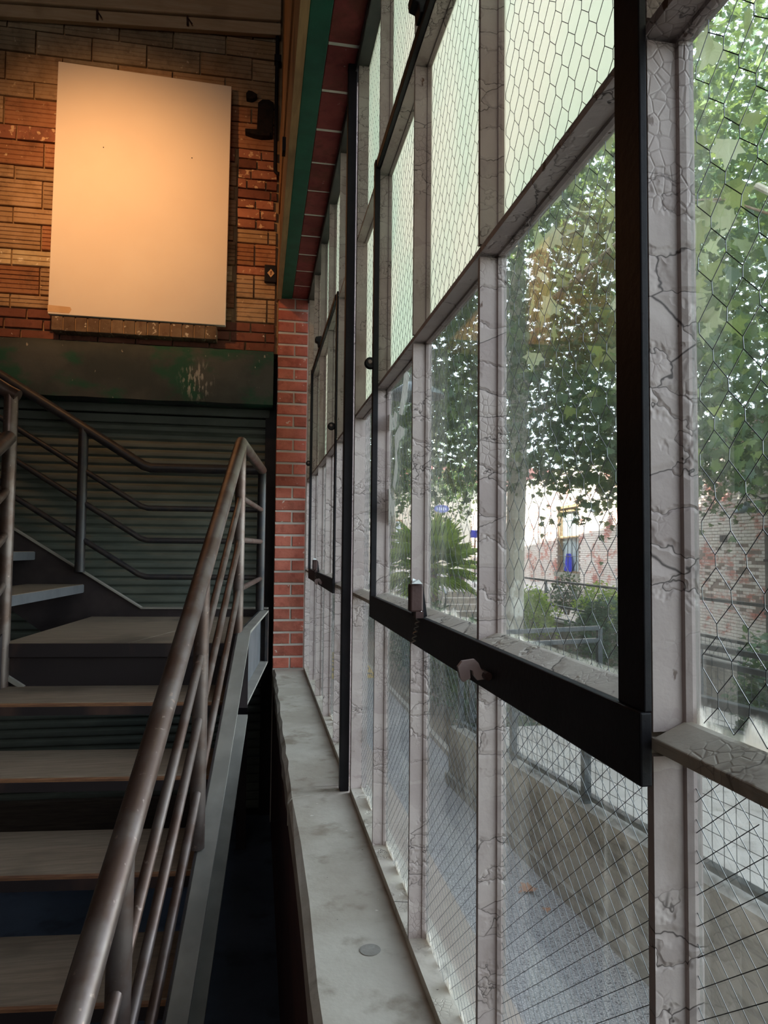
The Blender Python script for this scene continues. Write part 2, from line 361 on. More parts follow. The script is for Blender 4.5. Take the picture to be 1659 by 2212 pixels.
def retaining_mat():
    k = NT('stained_retaining_wall')
    col = k.mix(k.step(k.noise(2.2, (1, 1, 1), 7, 0.65), 0.38, 0.62), lin('8f8a82'), lin('b3aea6'))
    col = k.mix(k.math('MULTIPLY', k.step(k.noise(4, (0.5, 0.5, 4), 6, 0.65), 0.48, 0.66), 0.65), col, lin('5d5a55'))
    col = k.mix(k.math('MULTIPLY', k.step(k.noise(8, (2.5, 2.5, 0.35), 5), 0.55, 0.72), 0.5), col, lin('c9c4bb'))
    p = k.bsdf(col, 0.9, 0, 0.2); k.bump(p, k.noise(24, (1, 1, 1), 6), 0.5, 0.01); return k.done(p)
M['retaining'] = retaining_mat()
M['soil'] = basic('planter_soil', '6b5a48', '7d6d58', 6, bump=0.6, bscale=30, dist=0.02)
M['fence_steel'] = basic('fence_steel', '34393c', '454b4f', 12, rough=0.4, metal=0.35, bump=0.05, spec=0.5)
M['yellow'] = basic('yellow_hump_paint', 'e0b93a', 'd6ac30', 6, rough=0.7, bump=0.2)
M['black_paint'] = basic('black_hump_paint', '4a4634', '575240', 6, rough=0.7, bump=0.2)
def far_brick():
    k = NT('peeling_white_brick')
    col = k.mix(k.step(k.noise(14, (1, 1, 1), 4), 0.3, 0.7), lin('f0e8e3'), lin('e0d5cf'))
    red = k.step(k.math('ADD', k.math('MULTIPLY', k.noise(1.1, (1, 1, 1.7), 7, 0.7), 1.0), k.math('MULTIPLY', k.noise(5, (1, 1, 4), 4), 0.30)), 0.64, 0.78)
    col = k.mix(red, col, k.mix(k.noise(9), lin('cf8c81'), lin('bd776c')))
    p = k.bsdf(col, 0.85, 0, 0.2); k.bump(p, k.noise(30), 0.3, 0.01); return k.done(p)
M['far_brick'] = far_brick()
M['far_mortar'] = basic('far_mortar', '83736c', '93827a', 6, bump=0.3)
M['coping'] = concrete_mat('coping', '8f8d83', '9b998f', '7c7a70', 2, 0.9, False)
M['bark'] = None
def bark():
    k = NT('sycamore_bark')
    col = k.mix(k.step(k.noise(3.2, (1, 1, 0.5), 4), 0.42, 0.52), lin('dad5ca'), lin('bdb7a8'))
    col = k.mix(k.step(k.noise(5.5, (1, 1, 0.5), 4), 0.56, 0.62), col, lin('efebe0'))
    p = k.bsdf(col, 0.85, 0, 0.2); k.bump(p, k.noise(12, (1, 1, 0.4), 5), 0.3, 0.02); return k.done(p)
M['bark'] = bark()
def leaf_mat(name, c1, c2, c3, trans=0.5):
    k = NT(name)
    at = k.n('ShaderNodeAttribute'); at.attribute_name = 'tint'
    col = k.ramp(at.outputs['Fac'], [(0.0, lin(c1)), (0.55, lin(c2)), (1.0, lin(c3))])
    p = k.bsdf(col, 0.5, 0, 0.35); tl = k.n('ShaderNodeBsdfTranslucent'); k.l(k.mix(0.35, col, lin('9fb04a'), 'MIX'), tl.inputs[0])
    ms = k.n('ShaderNodeMixShader'); ms.inputs[0].default_value = trans; k.l(p.outputs[0], ms.inputs[1]); k.l(tl.outputs[0], ms.inputs[2])
    return k.done(ms)
M['near_leaf'] = leaf_mat('near_sycamore_leaf', '55683f', '8e9a5e', 'c9cfae', 0.42)
M['leaf'] = leaf_mat('sycamore_leaf', '344f3b', '4a664a', '8a9958', 0.42)
M['hedge_leaf'] = leaf_mat('hedge_leaf', '2f4a3c', '436049', '5f7a50', 0.35)
M['bright_leaf'] = leaf_mat('bright_leaf', '8cab3c', 'abc64e', 'd2de72', 0.45)
M['palm_leaf'] = leaf_mat('palm_leaf', '8fb84e', 'b8d66a', 'e2eea0', 0.5)
M['dead_leaf'] = basic('dead_leaf', 'b98a6c', 'a9765a', 20, rough=0.8, bump=0.1)
M['palm_trunk'] = basic('palm_trunk', '7a634c', '95806a', 10, (1, 1, 3), bump=0.8, bscale=20, dist=0.03)
M['pink'] = basic('pink_stucco', 'c98e86', 'd39c92', 3, bump=0.1)
M['cream'] = basic('cream_stucco', 'd9cdbd', 'e3d8c8', 3, bump=0.1)
M['orange_wall'] = basic('orange_stucco', 'd99a5c', 'e0b06e', 3, bump=0.1)
M['facade'] = basic('facade_brick', 'a8988c', '98887c', 3, bump=0.2)
M['blue'] = basic('blue_cloth', '2b34c8', '2a2fae', 12, rough=0.8, bump=0.2)
M['sign_blue'] = basic('sign_blue', '6d78b8', '7783c0', 10, rough=0.6, bump=0)
M['sign_white'] = basic('sign_white', 'd8dcec', 'e2e6f2', 10, rough=0.6, bump=0)
M['lamp_grey'] = basic('galvanised_shade', '6e777b', '7f888b', 10, rough=0.35, metal=0.5, bump=0.05)
M['dark_brown'] = basic('dark_brown_metal', '4a4340', '57504c', 8, rough=0.5, bump=0.1)
M['cable'] = basic('cable_grey', 'a7a29c', 'b5b0aa', 8, rough=0.6, bump=0)
M['window_frame'] = basic('far_window_frame', 'a5896a', '8d7355', 8, bump=0.1)

# ------------------------------------------------------------------ room shell
XW = 0.28; ZS = 0.88; ZH = 3.10
floor = root('floor', kind='structure'); WORLD['floor'] = Matrix.Identity(4)
MB().box(-4.0, 0.34, -5.0, 4.6, -0.12, 0.0).build('floor_slab', M['floor'], floor)
ceil = MB().box(-4.0, 0.4, -5.0, 4.6, 5.3, 5.45).build('ceiling', M['ceiling'], kind='structure')
MB().box(-4.15, -4.0, -5.0, 4.6, -0.12, 5.45).build('wall_left', M['plaster'], kind='structure')
MB().box(-4.0, 0.4, -5.15, -5.0, -0.12, 5.45).build('wall_rear', M['plaster'], kind='structure')
# wall under and beside the windows, and the facade above them
wr = root('wall_right', kind='structure')
MB().box(0.104, 0.345, -5.0, 4.25, 0.0, ZS - 0.075).build('wall_below_sill', M['sillwall'], wr)
MB().box(0.10, 0.345, -5.0, 0.035, ZS + 0.005, 5.3).build('wall_beside_window', M['plaster'], wr)
MB().box(0.345, 0.50, -12.0, 46.0, 3.25, 9.85).build('facade_above_window', M['facade'], wr)
MB().box(0.345, 0.43, -12.0, 4.25, -0.6, ZS - 0.03).build('facade_below_window', M['facade'], wr)
MB().box(0.345, 0.43, -12.0, 0.03, ZS - 0.02, 3.25).build('facade_beside_window', M['facade'], wr)
MB().box(0.30, 0.43, 4.24, 46.0, -0.6, 3.25).build('facade_beyond_window', M['facade'], wr)
# sill: two concrete lengths with a crack between them
sill = root('trim_1', kind='structure')
def slab(y0, y1, skew0, skew1):
    m = MB(); xs = [0.098, 0.112, 0.29]; n = 24; rr = random.Random(int(y0 * 31 + 90))
    top = []; pts = []
    for i in range(n + 1):
        t = i / n; y = y0 + (y1 - y0) * t
        e = rr.uniform(-0.003, 0.003)
        row = [(0.100 + e, ZS - 0.075), (0.100 + e, ZS - 0.012 + rr.uniform(-0.004, 0.003)), (0.110 + e + rr.uniform(0, 0.006), ZS), (0.345, ZS), (0.345, ZS - 0.075)]
        sk0 = skew0 if i == 0 else 0; sk1 = skew1 if i == n else 0
        pts.append([(x, y + (sk0 + sk1) * (x - 0.1) / 0.18, z) for x, z in row])
    vs = [p for row in pts for p in row]; fs = []
    for i in range(n):
        for k in range(5): fs.append((i * 5 + k, (i + 1) * 5 + k, (i + 1) * 5 + (k + 1) % 5, i * 5 + (k + 1) % 5))
    fs.append((0, 1, 2, 3, 4)); fs.append(tuple(n * 5 + k for k in (4, 3, 2, 1, 0)))
    m.add(vs, fs); return m
slab(-5.0, 2.075, 0, 0.07).build('sill_slab', M['sill'], sill)
slab(2.081, 4.25, 0.07, 0).build('sill_slab', M['sill'], sill)
MB().lathe([(0.0, 0), (0.017, 0.0), (0.019, 0.0012), (0.012, 0.0016), (0.0, 0.001)], (0.212, 1.29, ZS), 'z', 18).build('stamped_mark', M['retaining'], sill)

# brick pier at the end of the window
pier = root('wall_pier', kind='structure')
MB().box(0.101, 0.345, 4.2565, 4.55, 0.0, 3.25).build('mortar', M['mortar'], pier)
PITCH = 0.0716
def brick_data(name, w, d, h, mat, j=0.0012, seed=0):
    rr = random.Random(seed); m = MB(); c = 0.003
    def P(x, y, z): return (x + rr.uniform(-j, j), y + rr.uniform(-j, j), z + rr.uniform(-j, j))
    # front face set in from a chamfered rim: 8 corners + 4 front corners
    vs = [P(0, c, 0), P(w, c, 0), P(w, c, h), P(0, c, h), P(c, 0, c), P(w - c, 0, c), P(w - c, 0, h - c), P(c, 0, h - c), (0, d, 0), (w, d, 0), (w, d, h), (0, d, h)]
    fs = [(4, 5, 6, 7), (0, 1, 5, 4), (1, 2, 6, 5), (2, 3, 7, 6), (3, 0, 4, 7), (0, 8, 9, 1), (1, 9, 10, 2), (2, 10, 11, 3), (3, 11, 8, 0), (11, 10, 9, 8)]
    m.add(vs, fs); return m.data(name, mat)
full = [brick_data('brick', 0.176, 0.06, PITCH - 0.013, M['pier_brick'], seed=i) for i in range(3)]
ha = [brick_data('brick', 0.094, 0.06, PITCH - 0.013, M['pier_brick'], seed=i + 9) for i in range(2)]
hb = [brick_data('brick', 0.072, 0.06, PITCH - 0.013, M['pier_brick'], seed=i + 19) for i in range(2)]
for i in range(31):
    z = ZS + 0.006 + i * PITCH
    if i % 2: link('brick', R.choice(full), pier, loc=(0.100, 4.250 + R.uniform(-0.002, 0.002), z))
    else:
        link('brick', R.choice(ha), pier, loc=(0.100, 4.250 + R.uniform(-0.002, 0.002), z)); link('brick', R.choice(hb), pier, loc=(0.204, 4.250 + R.uniform(-0.002, 0.002), z))

# head of the window: brick soffit, green steel, angle, boarding above
head = root('trim_2', kind='structure')
MB().box(0.182, 0.276, -0.4, 4.25, 3.1025, 3.22).build('mortar', M['white_mortar'], head)
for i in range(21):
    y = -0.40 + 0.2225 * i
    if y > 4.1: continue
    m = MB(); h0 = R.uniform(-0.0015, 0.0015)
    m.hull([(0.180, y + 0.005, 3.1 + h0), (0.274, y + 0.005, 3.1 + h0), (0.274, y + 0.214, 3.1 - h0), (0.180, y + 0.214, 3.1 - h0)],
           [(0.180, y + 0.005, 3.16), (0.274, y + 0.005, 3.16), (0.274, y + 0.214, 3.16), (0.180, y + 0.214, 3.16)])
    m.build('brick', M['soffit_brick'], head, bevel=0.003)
MB().box(0.116, 0.179, -5.0, 4.25, 3.094, 3.20).build('green_beam', M['green_paint'], head, bevel=0.002)
MB().prism([(0.274, 3.075), (0.345, 3.075), (0.345, 3.25), (0.300, 3.25), (0.300, 3.10), (0.274, 3.10)], 'y', 0.0, 4.25).build('steel_angle', M['angle_steel'], head)
board_y = [(-5.0, 4.285)]
MB().box(0.088, 0.115, -5.0, 4.285, 3.085, 3.30).build('board', M['old_wood'], head)
MB().box(0.098, 0.118, -5.0, 4.285, 3.306, 3.62).build('board', M['old_wood'], head)
MB().box(0.090, 0.118, -5.0, 4.285, 3.626, 4.1).build('board', M['old_wood'], head)
MB().box(0.096, 0.118, -5.0, 4.285, 4.106, 5.3).build('board', M['old_wood'], head)
MB().box(0.119, 0.345, -5.0, 4.285, 3.23, 5.3).build('backing', M['plaster'], head)

# ------------------------------------------------------------------ back wall: tiles, bricks, lintel, roller door
back = root('wall_back', kind='structure')
XL = -1.98
MB().box(-4.0, 0.115, 4.318, 4.6, 2.77, 5.3).build('mortar', M['mortar_warm'], back)
MB().box(-4.0, XL - 0.02, 4.29, 4.6, 0.0, 5.3).build('plain_wall', M['plaster'], back)
def tile_data(w, h, ribs, mat, seed):
    rr = random.Random(seed); prof = []; p = h / ribs; g = min(0.0035, p * 0.2)
    prof.append((0.05, 0.0))
    for i in range(ribs):
        z0 = i * p; z1 = (i + 1) * p; f = rr.uniform(-0.0015, 0.0015)
        if i == 0: prof.append((0.004, 0.0))
        prof += [(f, z0 + g), (f, z1 - g)]
        prof.append((0.006, z1) if i < ribs - 1 else (0.004, h))
    prof.append((0.05, h))
    return MB().prism([(y, z) for y, z in prof], 'x', 0, w).data('tile', mat)
TD = {}
def tile(x0, x1, z0, z1, mat):
    w, h = round(x1 - x0, 3), round(z1 - z0 - 0.009, 3); ribs = max(2, round(h / 0.0255)); v = R.randrange(3)
    key = (w, h, mat, v)
    if key not in TD: TD[key] = tile_data(w - 0.010, h, ribs, M[mat], hash((w, h, v)) % 999)
    link('tile', TD[key], back, loc=(x0, 4.296 + R.uniform(-0.004, 0.004), z0))
BD = {}
def wbrick(x0, x1, z0, z1, mat):
    w, h = round(x1 - x0 - 0.009, 3), round(z1 - z0 - 0.009, 3); v = R.randrange(3); key = (w, h, mat, v)
    if key not in BD: BD[key] = brick_data('brick', w, 0.05, h, M[mat], 0.002, hash((w, h, v)) % 999)
    link('brick', BD[key], back, loc=(x0, 4.296 + R.uniform(-0.004, 0.004), z0))
def course(xa, xb, z0, z1, w, off, fn, mats):
    x = xa - off
    while x < xb - 0.002:
        a, b = max(x, xa), min(x + w, xb)
        if b - a > 0.035: fn(round(a, 3), round(b, 3), z0, z1, R.choice(mats))
        x += w
XR = 0.086; XM = -0.155
for i, (z0, z1) in enumerate(((2.775, 2.833), (2.833, 2.893), (2.893, 2.953))):
    course(XL, XR, z0, z1, 0.21, 0.09 * i, wbrick, ['dark_brick'])
left_rows = [(2.953, 3.032, 't'), (3.032, 3.197, 'T'), (3.197, 3.295, 'p'), (3.295, 3.445, 'T'), (3.445, 3.541, 't'), (3.541, 3.705, 'T'), (3.705, 3.786, 't'),
             (3.786, 3.935, 'T'), (3.935, 4.025, 'r')]
for i, (z0, z1, k) in enumerate(left_rows):
    mats = {'t': ['tile', 'tile'], 'T': ['tile', 'tile', 'tile', 'tile_red'], 'p': ['tile_pale'], 'r': ['tile_red']}[k]
    course(XL, XM, z0, z1, 0.31, 0.155 * (i % 2) + 0.05, wbrick if k == 'r' else tile, ['wall_brick'] if k == 'r' else mats)
right_rows = [(2.953, 3.10, 'T'), (3.10, 3.245, 'T'), (3.245, 3.30, 'b'), (3.30, 3.44, 'R'), (3.44, 3.53, 't')]
for i, (z0, z1, k) in enumerate(right_rows):
    if k == 'b': course(XM, XR, z0, z1, 0.25, 0.03, wbrick, ['wall_brick'])
    else: course(XM, XR, z0, z1, 0.31, 0.2 if i % 2 else 0.12, tile, ['tile_red'] if k == 'R' else ['tile'])
for i in range(8):
    z0 = 3.53 + i * 0.0619
    course(XM, XR, z0, z0 + 0.0619, 0.2 if i % 2 else 0.115, 0.06 * (i % 3), wbrick, ['wall_brick', 'wall_brick', 'dark_brick'])
top_rows = [(4.025, 4.19, 'T'), (4.19, 4.29, 't'), (4.29, 4.46, 'g'), (4.46, 4.60, 'g'), (4.60, 4.72, 'g'), (4.72, 4.90, 'g'), (4.90, 5.1, 'g')]
for i, (z0, z1, k) in enumerate(top_rows):
    course(XL, XR, z0, z1, 0.31, 0.12 + 0.15 * (i % 2), tile, ['tile_grey', 'tile_grey', 'tile'] if k == 'g' else ['tile', 'tile_red'])
# timber plate along the head of the wall, with a moulded groove
plate = root('trim_3', kind='structure')
m = MB(); m.hull([(-2.2, 4.24, 4.565), (-2.2, 4.29, 4.575), (-2.2, 4.29, 4.64), (-2.2, 4.24, 4.64)], [(0.084, 4.24, 4.725), (0.084, 4.29, 4.735), (0.084, 4.29, 4.80), (0.084, 4.24, 4.80)]); m.build('board', M['plate_wood'], plate, bevel=0.006)
m = MB(); m.hull([(-2.2, 4.225, 4.65), (-2.2, 4.29, 4.65), (-2.2, 4.29, 5.3), (-2.2, 4.225, 5.3)], [(0.084, 4.225, 4.81), (0.084, 4.29, 4.81), (0.084, 4.29, 5.3), (0.084, 4.225, 5.3)]); m.build('board', M['plate_wood'], plate, bevel=0.008)
for x in (-0.98, -0.47):
    m = MB(); z = 4.565 + (x + 2.2) * 0.070
    m.tube([(x, 4.24, z + 0.075), (x + 0.004, 4.225, z + 0.01)], 0.007, 6); m.tube([(x, 4.24, z + 0.07), (x + 0.03, 4.215, z + 0.015)], 0.004, 6); m.build('bent_nail', M['rust_steel'], plate)

# concrete lintel over the roller door
m = MB(); rr = random.Random(3); n = 20; rows = []
for i in range(n + 1):
    x = -2.6 + (0.075 + 2.6) * i / n; e = rr.uniform(-0.004, 0.004)
    rows.append([(x, 4.60, 2.435), (x, 4.215, 2.435 + e), (x, 4.21, 2.66 + e), (x, 4.222, 2.73 + e), (x, 4.26, 2.765 + e), (x, 4.60, 2.77)])
vs = [p for r_ in rows for p in r_]; fs = []
for i in range(n):
    for k in range(6): fs.append((i * 6 + k, i * 6 + (k + 1) % 6, (i + 1) * 6 + (k + 1) % 6, (i + 1) * 6 + k))
fs.append((5, 4, 3, 2, 1, 0)); fs.append(tuple(n * 6 + k for k in range(6)))
m.add(vs, fs); m.build('trim_4', M['lintel'], smooth=True, kind='structure')
# roller door
door = root('door_1', kind='structure')
SL = 0.051
sm = MB().prism([(0.0, 0.0), (-0.004, 0.006), (-0.012, 0.012), (-0.014, 0.024), (-0.012, 0.036), (-0.003, 0.044), (0.0, 0.0505), (0.01, 0.0505), (0.01, 0.0)], 'x', -2.6, 0.045).data('slat', M['slat'], True)
for i in range(45): link('slat', sm, door, loc=(0, 4.40, 0.03 + i * SL))
MB().box(-2.6, 0.06, 4.375, 4.46, 2.325, 2.375).build('hood', M['door_dark'], door, bevel=0.006)
MB().box(-2.6, 0.06, 4.36, 4.46, 2.382, 2.435).build('hood', M['door_dark'], door, bevel=0.006)
MB().prism([(0.035, 4.37), (0.10, 4.37), (0.10, 4.47), (0.06, 4.47), (0.06, 4.385), (0.035, 4.385)], 'z', 0.0, 2.435).build('guide_channel', M['black_steel'], door)
MB().box(-2.6, 0.045, 4.385, 4.415, 0.0, 0.03).build('bottom_bar', M['black_steel'], door)
MB().box(-4.0, 0.345, 4.56, 4.66, 0.0, 5.3).build('rear_mass', M['plaster'], back)
MB().box(-4.0, 0.11, 4.47, 4.6, 0.0, 2.79).build('door_backing', M['black_steel'], door)

# ------------------------------------------------------------------ things on the back wall
led = root('brick_ledge', (-0.71, 4.29, 2.81), 'short projecting ledge of brown bricks on edge under the blank canvas', 'ledge')
for i in range(14):
    x = -1.168 + 0.0652 * i
    m = MB(); t = R.uniform(-0.002, 0.002)
    m.box(x + 0.002, x + 0.0615, 4.205 + t, 4.30, 2.805 + t, 2.886 + t); m.build('brick', M['ledge_brick'], led, bevel=0.004)
MB().box(-1.166, -0.258, 4.212, 4.295, 2.809, 2.881).build('mortar', M['mortar_warm'], led)

cv = root('blank_canvas', (-0.69, 4.21, 2.888), 'large blank cream canvas lit by a warm spot, standing on the brick ledge', 'canvas')
def tilt(x, z, y): return (x, y + (z - 2.89) * 0.022, z)
c4 = [(-1.183, 2.893), (-0.208, 2.889), (-0.203, 4.356), (-1.181, 4.381)]
m = MB(); m.hull([tilt(x, z, 4.195) for x, z in c4], [tilt(x, z, 4.232) for x, z in c4]); m.build('face', M['canvas'], cv, bevel=0.003)
m = MB(); q = [(-1.184, 2.904), (-1.07, 2.901), (-1.058, 2.925), (-1.065, 2.938), (-1.184, 2.943)]
m.hull([tilt(x, z, 4.1938) for x, z in q], [tilt(x, z, 4.196) for x, z in q]); m.build('tape_strip', M['tape'], cv)
for x, z in ((-0.918, 3.893), (-0.422, 3.884)):
    MB().lathe([(0.0, -0.002), (0.003, -0.002), (0.003, 0.0), (0.0, 0.0)], tilt(x, z, 4.195), 'y', 8).build('tack', M['soot'], cv)

ib = root('iron_bracket', (-0.03, 4.29, 4.2), 'sooty broken iron wall bracket fixed to the bricks right of the canvas', 'bracket')
MB().prism([(-0.045, 4.30), (-0.05, 4.12), (-0.012, 4.09), (0.046, 4.095), (0.050, 4.31), (0.02, 4.325), (-0.02, 4.322)], 'y', 4.262, 4.30).build('plate', M['soot'], ib, bevel=0.006)
MB().prism([(-0.118, 4.345), (-0.115, 4.315), (-0.085, 4.31), (-0.055, 4.328), (-0.05, 4.345), (-0.08, 4.362), (-0.105, 4.365)], 'y', 4.255, 4.30).build('lug', M['soot'], ib, bevel=0.006)
MB().prism([(-0.12, 4.118), (-0.118, 4.10), (-0.07, 4.088), (-0.02, 4.083), (0.03, 4.09), (0.03, 4.112), (-0.05, 4.122)], 'y', 4.245, 4.30).build('foot', M['soot'], ib, bevel=0.005)

sp = root('switch_plate', (0.05, 4.28, 3.25), 'black square plate with a pale diamond at the wall corner', 'plate')
MB().box(0.012, 0.084, 4.268, 4.30, 3.195, 3.30).build('box', M['black_steel'], sp, bevel=0.003)
MB().prism([(0.050, 3.222), (0.071, 3.248), (0.050, 3.274), (0.029, 3.248)], 'y', 4.264, 4.269).build('diamond', M['diamond'], sp)
MB().prism([(0.046, 3.236), (0.052, 3.236), (0.054, 3.252), (0.058, 3.258), (0.05, 3.26), (0.043, 3.252), (0.048, 3.25)], 'y', 4.2625, 4.2645).build('mark', M['brown_mark'], sp)

tbd = root('timber_board', (-1.4, 4.29, 0.0), 'dark timber board on edge along the foot of the roller door', 'board')
MB().hull([(-2.5, 4.25, 0), (-0.30, 4.25, 0), (-0.30, 4.295, 0), (-2.5, 4.295, 0)], [(-2.5, 4.25, 0.20), (-0.30, 4.25, 0.17), (-0.30, 4.295, 0.17), (-2.5, 4.295, 0.20)]).build('board', M['dark_wood'], tbd, bevel=0.004)

cd = root('conduit', (0.066, 4.25, 4.4), 'thin black conduit dropping down the wall corner and bending into the boards', 'conduit')
MB().tube([(0.064, 4.262, 5.3), (0.064, 4.262, 4.0), (0.064, 4.262, 3.90), (0.068, 4.255, 3.872), (0.078, 4.248, 3.858), (0.09, 4.24, 3.852)], 0.0115, 10).build('pipe', M['black_steel'], cd, smooth=True)
MB().box(0.048, 0.09, 4.24, 4.285, 4.56, 4.60).build('clip', M['black_steel'], cd)
MB().box(0.074, 0.089, 3.0, 3.05, 3.30, 3.36).build('junction_clip', M['black_steel'], tag(root('board_clip', (0.08, 3.0, 3.33), 'small black clip on the wood boarding above the window', 'clip')))

# ------------------------------------------------------------------ steel staircase
O2 = Vector((-0.072, 2.93)); SV = Vector((0.0906, 0.9959)); LV = Vector((-0.9959, 0.0906))
def S(s, l, z):
    p = O2 + SV * s + LV * l; return (p.x, p.y, z)
def sprism(poly, l0, l1):          # poly in (s,z), extruded across the stair
    return MB().hull([S(s, l0, z) for s, z in poly], [S(s, l1, z) for s, z in poly])
def lprism(poly, s0, s1):          # poly in (l,z), extruded along s
    return MB().hull([S(s0, l, z) for l, z in poly], [S(s1, l, z) for l, z in poly])
ZL = 1.213; RISE = 0.17; RUN = 0.287; WID = 0.90
st = root('steel_staircase', S(-0.9, 0.45, 0), 'dark steel staircase with worn wooden treads and pipe railings beside the window', 'staircase')
for k in range(1, 7):
    z = ZL - RISE * k; s0 = -RUN * k
    t = sprism([(s0, z - 0.010), (s0 + 0.004, z), (s0 + 0.30, z), (s0 + 0.30, z - 0.044), (s0, z - 0.044)], 0.012, WID - 0.012).build('tread', M['tread'], st)
    sprism([(s0 - 0.003, z - 0.045), (s0 - 0.003, z - 0.015), (s0 + 0.003, z - 0.015), (s0 + 0.003, z - 0.045)], 0.012, WID - 0.012).build('nosing', M['fascia'], t)
    sprism([(s0 - 0.002, z - 0.015), (s0 - 0.002, z - 0.008), (s0 + 0.005, z - 0.001), (s0 + 0.005, z - 0.015)], 0.012, WID - 0.012).build('worn_lip', M['tread_edge'], t)
# landing boards and fascia
MB().hull([S(0.0, 0.012, ZL - 0.04), S(0.0, 0.42, ZL - 0.04), S(1.06, 0.16, ZL - 0.04), S(1.06, 0.012, ZL - 0.04)], [S(0.0, 0.012, ZL), S(0.0, 0.42, ZL), S(1.06, 0.16, ZL), S(1.06, 0.012, ZL)]).build('landing_board', M['tread'], st)
MB().hull([S(0.0, 0.424, ZL - 0.04), S(0.0, WID, ZL - 0.04), S(1.06, WID, ZL - 0.04), S(1.06, 0.164, ZL - 0.04)], [S(0.0, 0.424, ZL), S(0.0, WID, ZL), S(1.06, WID, ZL), S(1.06, 0.164, ZL)]).build('landing_board', M['tread'], st)
sprism([(-0.004, ZL - 0.055), (-0.004, ZL - 0.004), (0.0, ZL - 0.002), (0.0, ZL - 0.055)], 0.012, WID).build('nosing', M['fascia'], st)
sprism([(0.02, 0.955), (0.02, ZL - 0.045), (0.028, ZL - 0.045), (0.028, 0.955)], 0.01, WID + 0.05).build('landing_fascia', M['fascia'], st)
# riser board hung under the third tread, seen between the steps
sprism([(-0.70, 0.60), (-0.70, 0.80), (-0.68, 0.80), (-0.68, 0.60)], 0.02, WID - 0.02).build('riser_board', M['old_wood'], st) if False else None
# stringers: channels with flanges turned outwards
SLP = 0.58
def zt(s): return 1.265 + SLP * s
for side, l0, l1 in ((0, 0.0, -0.052), (1, WID, WID + 0.052)):
    par = lambda s, top, bot: [(s, zt(s) + bot), (s, zt(s) + top)]
    sa, sb = -2.15, 0.0
    web = sprism([(sa, zt(sa) - 0.30), (sa, zt(sa)), (sb, zt(sb)), (sb, zt(sb) - 0.30)], l0 - 0.004, l0 + 0.004).build('stringer', M['stair_steel'], st)
    sprism([(sa, zt(sa) - 0.010), (sa, zt(sa)), (sb, zt(sb)), (sb, zt(sb) - 0.010)], l0, l1).build('flange', M['stringer'], web)
    sb2 = -0.06
    sprism([(sa, zt(sa) - 0.30), (sa, zt(sa) - 0.289), (sb2, zt(sb2) - 0.289), (sb2, zt(sb2) - 0.30)], l0, l1).build('flange', M['stringer'], web)
# landing edge channel on the window side
web = sprism([(0.0, 0.965), (0.0, 1.252), (1.06, 1.252), (1.06, 0.965)], -0.004, 0.004).build('landing_channel', M['channel'], st)
sprism([(0.0, 1.242), (0.0, 1.252), (1.06, 1.252), (1.06, 1.242)], -0.045, 0.0).build('flange', M['stringer'], web)
sprism([(0.0, 0.965), (0.0, 0.976), (1.06, 0.976), (1.06, 0.965)], -0.045, 0.0).build('flange', M['stringer'], web)
lprism([(0.045, 0.955), (0.045, 1.25), (-0.045, 1.25), (-0.045, 0.955)], -0.006, 0.0).build('end_plate', M['stair_steel'], st)
lprism([(-0.045, 0.965), (-0.045, 1.252), (-0.03, 1.252), (-0.03, 0.965)], 1.02, 1.06).build('corner_post', M['dark_rail'], st)
# plate behind the landing and up the second flight
UP = 0.62
lprism([(-0.04, 1.255), (0.64, 1.255), (2.0, 1.255 + UP * 1.36), (2.0, 1.255 + UP * 1.36 - 0.36), (0.98, 1.0), (-0.04, 0.965)], 1.064, 1.074).build('back_stringer', M['stair_steel'], st)
lprism([(-0.04, 1.255), (0.64, 1.255), (2.0, 1.255 + UP * 1.36), (2.0, 1.263 + UP * 1.36), (0.64, 1.263), (-0.04, 1.263)], 1.05, 1.09).build('stringer_cap', M['stringer'], st)
lprism([(0.92, 1.30), (2.0, 1.30 + UP * 1.08), (2.0, 1.06 + UP * 1.08), (0.92, 1.06)], -0.02, -0.012).build('front_stringer', M['stair_steel'], st) if False else None
for k in range(1, 4):
    z = ZL + 0.174 * k; l0 = 0.945 + 0.26 * (k - 1)
    t = lprism([(l0, z), (l0 + 0.29, z), (l0 + 0.29, z - 0.044), (l0, z - 0.044)], 0.03, 1.045).build('tread', M['tread'], st)
    lprism([(l0 - 0.003, z - 0.002), (l0, z - 0.002), (l0, z - 0.045), (l0 - 0.003, z - 0.045)], 0.03, 1.045).build('nosing', M['channel'], t)
    lprism([(l0 + 0.0, z - 0.004), (l0 + 0.012, z - 0.004), (l0 + 0.012, z - 0.042), (l0, z - 0.042)], 1.046, 1.060).build('tread_bracket', M['channel'], t)
# window-side railing
ZR = 2.02
def rz(s, h=0.0): return ZR + SLP * s + h
top = MB().tube([S(-2.3, 0, rz(-2.3)), S(-0.9, 0, rz(-0.9)), S(-0.03, 0, rz(-0.03)), S(0.0, 0, ZR), S(0.04, 0, ZR - 0.001), S(0.97, 0, ZR - 0.004), S(1.0, 0, ZR - 0.006)], 0.0245, 16).build('handrail', M['rail'], st, smooth=True)
for sp_, zb in ((0.0, 1.25), (-0.865, zt(-0.865)), (-1.63, zt(-1.63))):
    MB().tube([S(sp_, 0, zb), S(sp_, 0, rz(sp_) - 0.01)], 0.0215, 14).build('post', M['rail'], st, smooth=True)
for h in (-0.222, -0.395, -0.595):
    MB().tube([S(-2.3, 0.0, rz(-2.3, h)), S(-0.012, 0.0, rz(-0.012, h))], 0.0122, 12).build('mid_rail', M['rail'], st, smooth=True)
